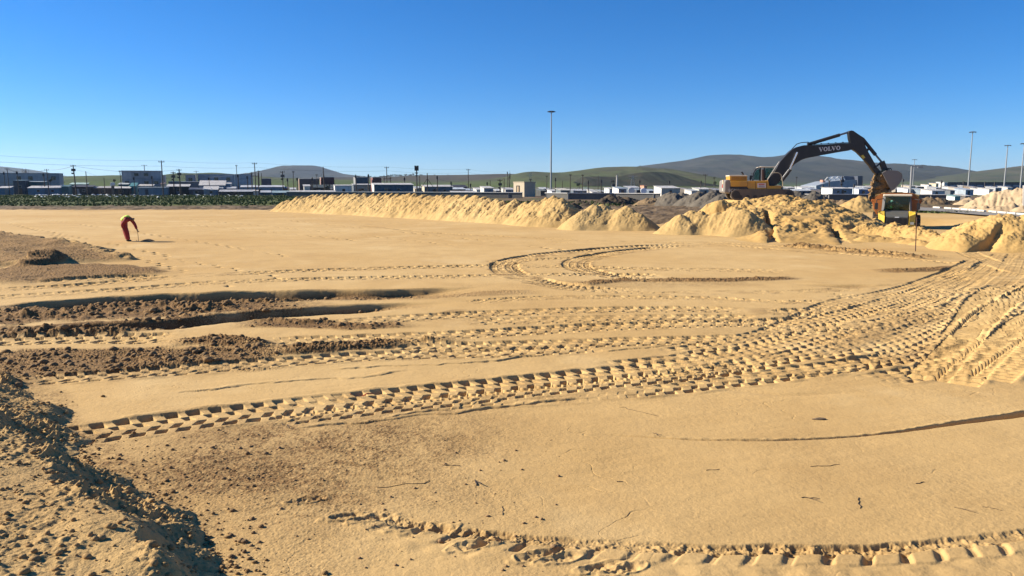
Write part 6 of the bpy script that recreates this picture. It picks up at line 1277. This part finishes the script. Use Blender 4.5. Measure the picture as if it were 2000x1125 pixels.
# distribution poles with the two long lines
LP_ = [(-110, 296, 150), (315, 313.5, 186), (497, 317.5, 212), (755, 325.5, 246), (914.5, 330, 280), (991, 335, 330)]
LL = {-110: None, 315: "tall slim pole carrying the long lines, right of the tall container stack", 497: "tall slim pole carrying the long lines, left of the grey peak", 755: "tall slim pole carrying the long lines beside the dull red container", 914.5: "tall slim pole carrying the long lines above the white low roofs", 991: "pole with a leafy clump on top, left of the concrete cube"}
for px, yt, D in LP_:
    if LL[px]: pole(LL[px], px, yt, D, .12, "cross" if px != 991 else "box")
    else: POLETOP[px] = AT(px, yt, D); e = None; pole("long line pole outside the picture's left side", px, yt, D, .12, "cross")
for lab, px, yt, D, r, k, ln in [
 ("short pole with meter box in front of the grey container row's left end", 13.5, 328, 236, .10, "cross", -1),
 ("stubby pole on the far left in front of the container row, near the picture edge", 7.5, 335, 244, .10, "box", 0),
 ("pole in front of the middle of the grey container row", 33, 334, 244, .10, "box", 0),
 ("twin armed pole at the right end of the grey container row", 91, 330, 236, .11, "cross", -1),
 ("shorter pole with box just left of the twin armed one", 85, 338, 240, .12, "box", 0),
 ("leaning pole with transformer and switch boxes, seen against the sky", 142.5, 322, 222, .15, "trans", -2.5),
 ("plain pole on the green slope right of the leaning transformer pole", 167.5, 334.5, 226, .11, "plain", 0),
 ("short plain pole on the green slope left of the tall container stack", 203, 347, 232, .10, "plain", 0),
 ("pole in front of the tall container stack, at its left edge", 234, 333, 232, .11, "lv", -1),
 ("short pole in front of the tall container stack, at its middle", 261.5, 345, 230, .10, "box", 0),
 ("pole at the right edge of the tall container stack", 296.5, 343, 228, .13, "box", 0),
 ("dark pole with a thick head left of the twin transformer pole", 338, 335, 228, .15, "trans", 0),
 ("sturdy pole with heavy transformer, left of the pale container hall", 349.5, 330, 226, .17, "trans", -.5),
 ("slim short pole before the pale container hall", 408, 346, 240, .09, "box", 0),
 ("pale lattice topped pole at the striped container block", 461.5, 322, 256, .10, "lv", 0),
 ("dark pole before the striped block's left edge", 464.5, 340, 232, .14, "box", 0),
 ("short dark pole before the striped block's right edge", 483, 343, 232, .13, "box", 0),
 ("twin pole frame with crossbars carrying a switch, by the striped block", 491, 336, 228, .13, "h", 0),
 ("pole right of the twin frame, with a thin lightning rod", 505, 333, 240, .11, "lv", 0),
 ("grey slim pole in front of the dark container pair", 510.5, 338, 250, .09, "plain", 0),
 ("pole with heavy equipment box left of the grey peak's summit", 551.5, 334, 232, .14, "trans", 0),
 ("short thick pole in front of the green slope below the peak", 561.5, 348, 230, .13, "box", 0),
 ("slim pole rising in front of the grey peak's left flank", 572.5, 334, 236, .10, "lv", 0),
 ("short pole before the brown container stack, left one", 580.5, 346.5, 232, .10, "box", 0),
 ("short pole before the brown container stack, right one", 610, 346, 230, .11, "box", 0),
 ("slim pole left of the stayed pole by the maroon container", 618.5, 340, 236, .09, "lv", 0),
 ("dark pole with a long diagonal stay, in front of the maroon container", 631, 326, 222, .15, "stay", -2),
 ("pole in front of the grey container house with the window", 694.5, 341, 214, .12, "box", -1),
 ("pole at the seam of the grey and dark blue container houses", 719.5, 340, 213, .13, "box", 0),
 ("pole with crossarm behind the dark blue container house", 750, 342, 240, .11, "h", 0),
 ("short pole above the roof of the dark blue container house, right half", 790, 346, 226, .11, "box", 0),
 ("pole directly right of the cell mast", 819.5, 344, 222, .12, "plain", 0),
 ("braced pole like an upside down Y right of the cell mast", 834.5, 338, 224, .13, "stay2", 0),
 ("pole in front of the grey cabin with the cream end wall", 854, 343, 216, .12, "box", 0),
 ("short pole at the left of the black gable shack", 881, 354, 224, .10, "box", 0),
 ("short pole right of the tall line pole above the white low roofs", 919, 358, 220, .10, "box", 0),
 ("short pole behind the white striped hut", 951.5, 355, 236, .09, "box", 0),
 ("slim pole behind the white ended shack", 957.5, 352, 238, .08, "plain", 0),
 ("dark pole with hanging equipment, left one of the pair near the concrete cube", 976.5, 350, 218, .14, "trans", 0),
 ("dark slim pole, right one of the pair near the concrete cube", 984.5, 348.5, 214, .10, "plain", 0),
 ("short pole standing behind the concrete cube", 1036, 349, 240, .13, "lv", 0),
 ("slim pole left of the central light mast", 1068, 343, 236, .09, "lv", 0),
 ("pole with lamp like head right of the central light mast", 1085, 347, 226, .12, "box", 0),
 ("short plain pole between the cream roof and the light mast", 1098.5, 353, 230, .09, "plain", 0),
 ("tall slim pole above the bluish grey shack, left end", 1114, 340, 224, .10, "lv", 0),
 ("tall slim pole above the bluish grey shack, right end", 1138, 341, 226, .12, "lv", 0),
 ("thin rod like pole between those two tall slim ones", 1132.5, 352, 240, .08, "plain", 0),
 ("dark thick pole left of the rounded white tarpaulin shack", 1149, 353, 218, .13, "box", 0),
 ("grey slim pole in front of the dark wooded hill's left edge", 1168.5, 343, 260, .09, "plain", 0),
 ("dark pole with box right of the rounded white shack", 1174.5, 350.5, 222, .12, "box", 0),
 ("dark pole with box left of the pale thick pole", 1198, 352, 222, .12, "trans", 0),
 ("grey pole with equipment and antenna arms before the dark wooded hill", 1249.5, 351, 236, .11, "box", 0),
 ("pole above the big beige shack's roof", 1307.5, 352, 236, .13, "box", 0),
 ("short pole behind the pale greenish shack", 1369, 352.5, 236, .12, "box", 0),
 ("tall slim pole with crossarm left of the excavator's counterweight", 1378, 340, 238, .10, "cross", 0),
 ("slim lamp like pole left of the excavator", 1395, 346, 260, .09, "lv", 0),
 ("slim pole right of the excavator cab", 1556, 345, 270, .10, "lv", 0),
 ("short pole in front of the grey factory, left", 1607, 361, 236, .12, "box", 0),
 ("pole in front of the grey factory, under the ribs", 1620, 352, 236, .13, "lv", 0),
 ("thick dark pole in front of the grey factory's centre", 1645, 344, 232, .16, "trans", 0),
 ("short pole in front of the grey factory's right end", 1668, 359, 228, .11, "box", 0),
 ("slim pole right of the factory's dark tower", 1685, 353, 300, .10, "plain", 0),
 ("dark short pole behind the bucket, right side", 1764, 349, 250, .13, "box", 0),
 ("dark pole before the stepped white house", 1839, 352, 250, .15, "box", 0),
 ("short pole in front of the long warehouse, centre", 1882, 354, 280, .10, "box", 0),
 ("dark pole between the two right hand masts", 1924, 355, 280, .14, "box", 0),
 ("dark stub pole at the foot of the whiter mast", 1943, 355, 280, .18, "box", 0)]:
    pole(lab, px, yt, D, r, k, ln)
pole("pale thick concrete pole in front of the dark wooded hill", 1205, 342, 224, .22, "lv", 0, paint((.5, .48, .44), .9))
# cell mast
t = AT(813.5, 323.5, 226); e = empty("cell_mast", (t.x, 226, 0)); tag(e, "dark cell mast with a cluster of antenna panels at its top", "cell mast")
MB().cyl((0, 0, -.3), (0, 0, t.z - .2), .24, .15, 10).build("pole", IRON, e)
for k in range(6): a = k * math.pi / 3; MB().box((.5 * math.cos(a), .5 * math.sin(a), t.z - .75), (.24, .24, 1.5)).build("antenna_panel", IRON, e)
for z in (2.2, 3.0): MB().box((0, 0, t.z - z), (.7, .5, .35)).build("antenna_box", IRON, e)
# electricity pylons far away
for lab, px, yt, yb_, D in (("faint lattice pylon in front of the dark wooded hill", 1236, 343.5, 372, 420), ("faint lattice pylon behind the concrete cube", 1036.5, 337, 372, 520)):
    t = AT(px, yt, D); e = empty("pylon", (t.x, D, 0)); tag(e, lab, "pylon", "lattice pylons"); h = t.z; mb = MB(); w0, w1 = h * .16, h * .04; zz = [0, .3, .55, .75, .9, 1]
    for s in (-1, 1):
        for q in (-1, 1): mb.cyl((s * w0, q * w0, 0), (s * w1, q * w1, h), .09, n=4)
        for a, b in zip(zz[:-1], zz[1:]): wa, wb = w0 + (w1 - w0) * a, w0 + (w1 - w0) * b; mb.cyl((-s * wa, -wa, a * h), (s * wb, -wb, b * h), .06, n=4)
    mb.build("lattice", GALV, e); mb = MB()
    for z, l in ((.98, .30), (.84, .22)): mb.cyl((-h * l, 0, h * z), (h * l, 0, h * z), .11, n=4)
    mb.build("crossarm", GALV, e)
# wires
def wire(lab, pts, r=.02, sag=.03, name="power_line", group="overhead lines"):
    mb = MB()
    for a, b in zip(pts[:-1], pts[1:]):
        a, b = Vector(a), Vector(b); q = []
        for k in range(11): t = k / 10; p = a.lerp(b, t); p.z -= sag * (b - a).length * 4 * t * (1 - t); q.append(tuple(p))
        mb.tube(q, r, 4)
    tag(mb.build(name, LINE), lab, "power line", group)
tp = [POLETOP[p[0]] for p in LP_]
wire("upper of the two long power lines crossing the left half of the sky", [p + Vector((0, 0, -.02)) for p in tp], .022, .012)
wire("lower of the two long power lines crossing the left half of the sky", [p + Vector((.3, 0, -1.35)) for p in tp], .026, .012)
q = POLETOP
wire("cable sagging from the leaning transformer pole to the container row pole", [q[142.5] + Vector((0, 0, -.3)), q[91] + Vector((0, 0, -.3)), q[33] + Vector((0, 0, -.2)), q[13.5] + Vector((0, 0, -.2))], .045, .02)
wire("cable sagging from the leaning transformer pole to the tall container stack", [q[142.5] + Vector((0, 0, -.3)), q[234] + Vector((0, 0, -.3)), q[349.5] + Vector((0, 0, -.3))], .04, .012)
wire("thin cable running down from the leaning transformer pole to the plain pole", [q[142.5] + Vector((0, 0, -1.2)), q[167.5] + Vector((0, 0, -.2)), q[203]], .02, .02)
wire("cable between the twin pole frame and the pole below the peak", [q[505] + Vector((0, 0, -2.2)), q[551.5] + Vector((0, 0, -2.4)), q[572.5] + Vector((0, 0, -2.2)), q[631] + Vector((0, 0, -3.0))], .035, .01)
wire("cable from the short gable pole rising to the tall line pole", [q[854] + Vector((0, 0, -1)), q[881] + Vector((0, 0, -.1)), q[914.5] + Vector((0, 0, -3.4))], .03, .01)
wire("cable between the two tall slim poles over the bluish grey shack", [q[1114] + Vector((0, 0, -.2)), q[1138] + Vector((0, 0, -.2)), q[1174.5]], .025, .02)
wire("service cable from the sturdy transformer pole to the striped block poles", [q[349.5] + Vector((0, 0, -.8)), q[408], q[464.5]], .03, .015)

# ------------------------------------------------------------------ vegetation and litter
def leaf_mat(c):
    k = ("leaf", c)
    if k in _MC: return _MC[k]
    m, t, b = nodes("foliage"); tc = N(t, "ShaderNodeTexCoord"); n = noise(t, 1.2, 3, .6, tc.outputs["Object"])
    L(t, mixc(t, ramp(t, n.outputs[0], .35, .65), c, tuple(x * 1.7 for x in c)), b.inputs["Base Color"]); b.inputs["Roughness"].default_value = .8; _MC[k] = m; return m
def leaves(mb, c, rad, n, size, rng):
    for _ in range(n):
        while True:
            p = Vector((rng.uniform(-1, 1), rng.uniform(-1, 1), rng.uniform(-1, 1)))
            if p.length < 1 and rng.random() < .35 + .65 * p.length: break
        p = Vector(c) + Vector((p.x * rad[0], p.y * rad[1], p.z * rad[2])); a = Vector((rng.gauss(0, 1), rng.gauss(0, 1), rng.gauss(0, 1))).normalized(); b = a.orthogonal().normalized(); s = size * rng.uniform(.6, 1.4)
        mb.add([p - a * s, p + b * s * .6, p + a * s, p - b * s * .6], [(0, 1, 2, 3)])
def tree(lab, px, yb_, yt, D, wpx, col, group, n=160, stem=.35, name="tree", zb=None, clumps=5, size=None):
    rng = random.Random(int(px * 13)); b = AT(px, yb_, D); t = AT(px, yt, D); z0 = b.z if zb is None else zb; h = t.z - z0; w = wpx * D / F / 2
    e = empty(name, (b.x, D, z0)); tag(e, lab, name, group)
    tr = MB().cyl((0, 0, -.5), (0, 0, h * .55), max(.06, h * .035), max(.03, h * .02), 6)
    cr = MB()
    for k in range(clumps):
        cx, cy, cz = rng.uniform(-.55, .55) * w, rng.uniform(-.5, .5) * w, h * (stem + (1 - stem) * rng.uniform(.3, .78)); tr.cyl((0, 0, h * stem * .8), (cx, cy, cz), h * .014, h * .008, 5); leaves(cr, (cx, cy, cz), (w * .6, w * .6, h * (1 - stem) * .3), n // clumps, size or max(.12, w * .14), rng)
    tr.build("trunk", WOOD, e); cr.build("crown", leaf_mat(col), e); return e
for k, (px, yb_, yt, w, lab) in enumerate([(700, 347, 343, 9, "leftmost"), (712, 347, 343.5, 7, ""), (722, 347, 344, 8, ""), (733, 346.5, 344.5, 6, ""), (744, 346, 343.8, 7, ""), (757, 345.5, 341.5, 10, ""), (765, 345, 340.8, 9, ""), (773, 345, 339.5, 11, "tallest left"), (783, 344.5, 340.5, 10, ""), (792, 344.5, 340, 9, ""), (800, 344, 339.6, 10, ""), (808, 343.8, 337.5, 8, "highest"), (822, 343, 340.5, 7, ""), (850, 342.6, 340.9, 6, ""), (875, 342.5, 341, 5, ""), (1249, 326.2, 323.2, 5, "")]):
    lb = {"leftmost": "leftmost tiny tree of the row on the far ridge crest", "tallest left": "broadest tree of the row on the far ridge crest", "highest": "highest tree of the row on the far ridge, left of the cell mast"}.get(lab, "tiny dark tree in the row along the far ridge crest")
    if px == 1249: lb = "lone tree on the crest where green pasture meets the big mountain"
    tree(lb, px, yb_ + .8, yt, 2960 if px < 1200 else 2280, w, (.02, .035, .018), "trees on the far crest", 120, .3)
tree("leafy clump of a small tree beside the pole left of the concrete cube", 994.5, 364, 333.5, 328, 7, (.03, .05, .025), "small trees in the settlement", 200, .55, zb=0)
tree("dark bush tree by the water tank on the left", 224, 358, 349, 238, 7, (.012, .02, .012), "small trees in the settlement", 160, .3)
tree("small dark tree left of the green hut, on the far left", 99, 360, 349, 240, 6, (.015, .025, .015), "small trees in the settlement", 160, .3)
tree("bushy dark tree behind the bluish grey shack", 1129, 368, 357, 232, 9, (.02, .04, .02), "small trees in the settlement", 200, .3)
tree("dark bush left of the bright white container", 640, 376, 361, 224, 14, (.012, .02, .012), "small trees in the settlement", 300, .15)
tree("dark round tree left of the excavator's counterweight", 1397, 366, 354, 262, 9, (.012, .018, .014), "small trees in the settlement", 200, .25)
# bare tree behind the container row
e = empty("bare_tree", (AT(55, HOR, 268).x, 268, 0)); tag(e, "bare leafless tree sticking up behind the grey container row", "tree"); mb = MB(); rng = random.Random(4)
mb.cyl((0, 0, 0), (0, 0, 6.2), .16, .1, 6)
for k in range(12):
    a = rng.uniform(-1, 1); p0 = Vector((0, 0, rng.uniform(4.8, 6.2))); p1 = p0 + Vector((a * 2.0, rng.uniform(-.8, .8), rng.uniform(1.2, 3.0))); mb.cyl(p0, p1, .06, .03, 5)
    for j in range(3): p2 = p1 + Vector((rng.uniform(-.6, .6), 0, rng.uniform(.3, 1.2))); mb.cyl(p0.lerp(p1, .7), p2, .03, .015, 4)
mb.build("branch", paint((.12, .09, .08), .9), e)
# grass and weeds
mb = MB(); rng = random.Random(9)
for k in range(15000):
    if k < 12500: x, y = rng.uniform(-150, -8), rng.uniform(108, 218)
    elif k < 13600: x, y = rng.uniform(-8, 40), rng.uniform(105, 135)
    else: x = rng.uniform(40, 90); y = np.interp(x, [38, 44, 52, 60, 90], [92, 84, 79, 74, 60]) + rng.gauss(0, 1.3)
    if k < 13600 and fbm(np.float32([x * .08]), np.float32([y * .08]), 2)[0] < -.25: continue
    if x > -130 + 0 and math.atan2(x, y) < -R(38): continue
    z = ground_z(x, y); h = rng.uniform(.12, .42) * (1.0 if k < 13600 else .55)
    for j in range(3):
        a = rng.uniform(0, 6.28); w = rng.uniform(.10, .28); dx, dy = w * math.cos(a), w * math.sin(a); lx, ly = rng.uniform(-.2, .2), rng.uniform(-.2, .2)
        mb.add([(x - dx, y - dy, z - .03), (x + dx, y + dy, z - .03), (x + lx + dx * .4, y + ly, z + h), (x + lx - dx * .4, y + ly, z + h * .8)], [(0, 1, 2, 3)])
tag(mb.build("grass", leaf_mat((.068, .088, .020))), kind="stuff")
mb = MB()
for k in range(260):
    px = rng.uniform(60, 490); D = 238 - 55 * rng.random() ** 2.2; p = AT(px, HOR, D); z = ground_z(p.x, D); s = rng.uniform(.10, .42); mb.ball((p.x, D, z + s * .3), s, 1, (1.3, 1, .55), .3)
tag(mb.build("litter", paint((.68, .72, .72), .6, 0, .3, 3.0)), kind="stuff")
# loose clods
def clods(n, gen, name, mat, sz, sub=1):
    mb = MB()
    for _ in range(n):
        x, y, s, zz = gen(); z = (ground_z(x, y) if zz is None else zz); s *= rng.uniform(sz[0], sz[1]); mb.ball((x, y, z + s * .25), s, sub, (rng.uniform(.9, 1.5), rng.uniform(.8, 1.2), rng.uniform(.6, .95)), .22 if sub == 1 else .10)
    return tag(mb.build(name, mat, smooth=True), kind="stuff")
def g1():
    while True:
        px = rng.uniform(-60, 1000); py = rng.uniform(570, 760); x, y = G(px, py); i = int(np.searchsorted(RA, math.hypot(x, y))); j = int(np.searchsorted(TH, math.atan2(x, y)))
        if i < NR and CL[i, j] > .45: return x, y, rng.random() ** 2 + .25, None
clods(1500, g1, "soil_clods", sand_mat("clod_soil", (.27, .175, .085), (.20, .125, .06), attr=False, fine=30, bump=.6), (.02, .07))
def g2():
    px = rng.uniform(60, 1100); py = rng.uniform(850, 1120); x, y = G(px, py); return x, y, rng.random() ** 3 + .2, None
clods(420, g2, "sand_crumbs", sand_mat("crumb_soil", (.30, .19, .10), (.22, .14, .07), attr=False, fine=50, bump=.6), (.006, .022))
MND = bpy.data.objects["earth_mound"].data; mv = np.empty(len(MND.vertices) * 3, np.float32); MND.vertices.foreach_get("co", mv); mv = mv.reshape(-1, 3); mv = mv[(mv[:, 2] > 0.02) & (np.hypot(mv[:, 0], mv[:, 1]) < 12) & (mv[:, 0] > -0.75 * mv[:, 1])]
def g3():
    p = mv[rng.randrange(len(mv))]; return float(p[0]), float(p[1]), rng.random() ** 4 + .12, float(p[2])
clods(3000, g3, "earth_clods", sand_mat("mound_clods", (.38, .245, .105), (.26, .16, .07), attr=False, fine=60, bump=.6), (.008, .034))
def g4():
    px = rng.uniform(60, 520); py = rng.uniform(840, 1124); x, y = G(px, py); return x, y, rng.random() ** 4 + .15, None
clods(1300, g4, "loose_stones", sand_mat("stone_soil", (.24, .155, .08), (.16, .10, .05), attr=False, fine=50, bump=.6), (.005, .026))
def g5():
    t = rng.random(); q = [(20, 760), (100, 855), (160, 890), (285, 975), (385, 1062), (470, 1130)]; k = min(4, int(t * 5)); f = t * 5 - k
    px = q[k][0] + (q[k + 1][0] - q[k][0]) * f + rng.expovariate(1 / 40) - 12; py = q[k][1] + (q[k + 1][1] - q[k][1]) * f + rng.gauss(0, 8); x, y = G(px, py); return x, y, rng.random() ** 3 + .15, None
clods(900, g5, "mound_crumbs", sand_mat("crumbs_at_foot", (.26, .165, .075), (.18, .11, .05), attr=False, fine=60, bump=.6), (.006, .03))
# sticks and rubbish in the foreground
def stick(lab, px0, py0, px1, py1, r, col=(.045, .03, .022), bend=.03, name="twig", cat="twig", group="twigs on the sand", fork=False):
    a = G(px0, py0); b = G(px1, py1); mb = MB(); n = 6; q = []; rg = random.Random(int(px0 * 3 + py0)); ln = math.hypot(b[0] - a[0], b[1] - a[1]); j = 0.0 if name != "twig" else 0.07 * ln; r = r * (0.62 if name == "twig" else 1)
    for k in range(n + 1): t = k / n; x, y = a[0] + (b[0] - a[0]) * t + rg.uniform(-j, j), a[1] + (b[1] - a[1]) * t + rg.uniform(-j, j); q.append((x, y, ground_z(x, y) + r * rg.uniform(.2, 1.3)))
    mb.tube(q, r, 6)
    if fork: mb.tube([q[2], (q[2][0] + .06, q[2][1] - .10, q[2][2] + .02)], r * .7, 5)
    tag(mb.build(name, paint(col, .9)), lab, cat, group)
stick("black plank end lying at the foot of the near earth mound", 72, 886, 138, 876, .022, (.012, .01, .01), .01, "plank", "plank", None)
stick("red painted lath lying along the main tyre track", 684, 769, 748, 765, .010, (.42, .07, .03), .004, "lath", "lath", None)
for a in [("forked dark twig below the main tyre track's left half", 552, 826, 572, 838, .007, True), ("long thin twig on smooth sand left of the curved rut", 1205, 793, 1280, 811, .004, False), ("upright looking crooked twig near the tyre blocks", 1676, 975, 1681, 996, .006, False),
          ("horizontal stick on the crumbly sand, foreground middle", 866, 909, 898, 911, .007, False), ("long dry straw on crumbly sand in the foreground", 735, 951, 840, 941, .005, False), ("thin bent stick right of the curved rut's middle", 1585, 912, 1640, 908, .005, False),
          ("short dark twig in the lower middle of smooth sand", 1565, 973, 1600, 975, .006, True), ("little dark stick left on the smooth sand", 1204, 942, 1216, 942, .006, False), ("short stick in the centre of the smooth sand", 1380, 920, 1404, 918, .005, False),
          ("dry grass wisp near the right edge, longest piece", 1862, 992, 1906, 1003, .004, True), ("slender twig right of the dry grass wisp", 1920, 990, 1955, 998, .004, False), ("tiny upright twig beside the boot prints", 981, 988, 984, 1006, .005, False),
          ("small dark chip on the sand under the curved rut's right part", 1790, 946, 1806, 943, .006, False), ("twig with side shoot by the curved rut's left end", 1275, 845, 1290, 852, .005, True), ("brown stub of root on the crumbly sand", 928, 938, 932, 948, .012, True)]:
    stick(a[0], a[1], a[2], a[3], a[4], a[5], fork=a[6])
p = G(1600, 819); tag(MB().ball((p[0], p[1], ground_z(*p) + .005), .05, 2, (1.8, .7, .4), .2).build("brown_lump", paint((.13, .085, .045), .9)), "flat brown lump lying on smooth sand above the curved rut", "flat_lump")  # flat brown lump set at a small dark spot on the sand

# ------------------------------------------------------------------ the air
hz_ = MB().box((0, 3000, 132), (19000, 13200, 274)); hm = bpy.data.materials.new("haze"); hm.use_nodes = True; t = hm.node_tree; t.nodes.clear()
o_ = t.nodes.new("ShaderNodeOutputMaterial"); v_ = t.nodes.new("ShaderNodeVolumePrincipled"); v_.inputs["Color"].default_value = (0.62, 0.78, 1.0, 1); v_.inputs["Density"].default_value = 4.8e-5; v_.inputs["Anisotropy"].default_value = 0.2
L(t, v_.outputs[0], o_.inputs["Volume"]); tag(hz_.build("haze", hm), kind="stuff")
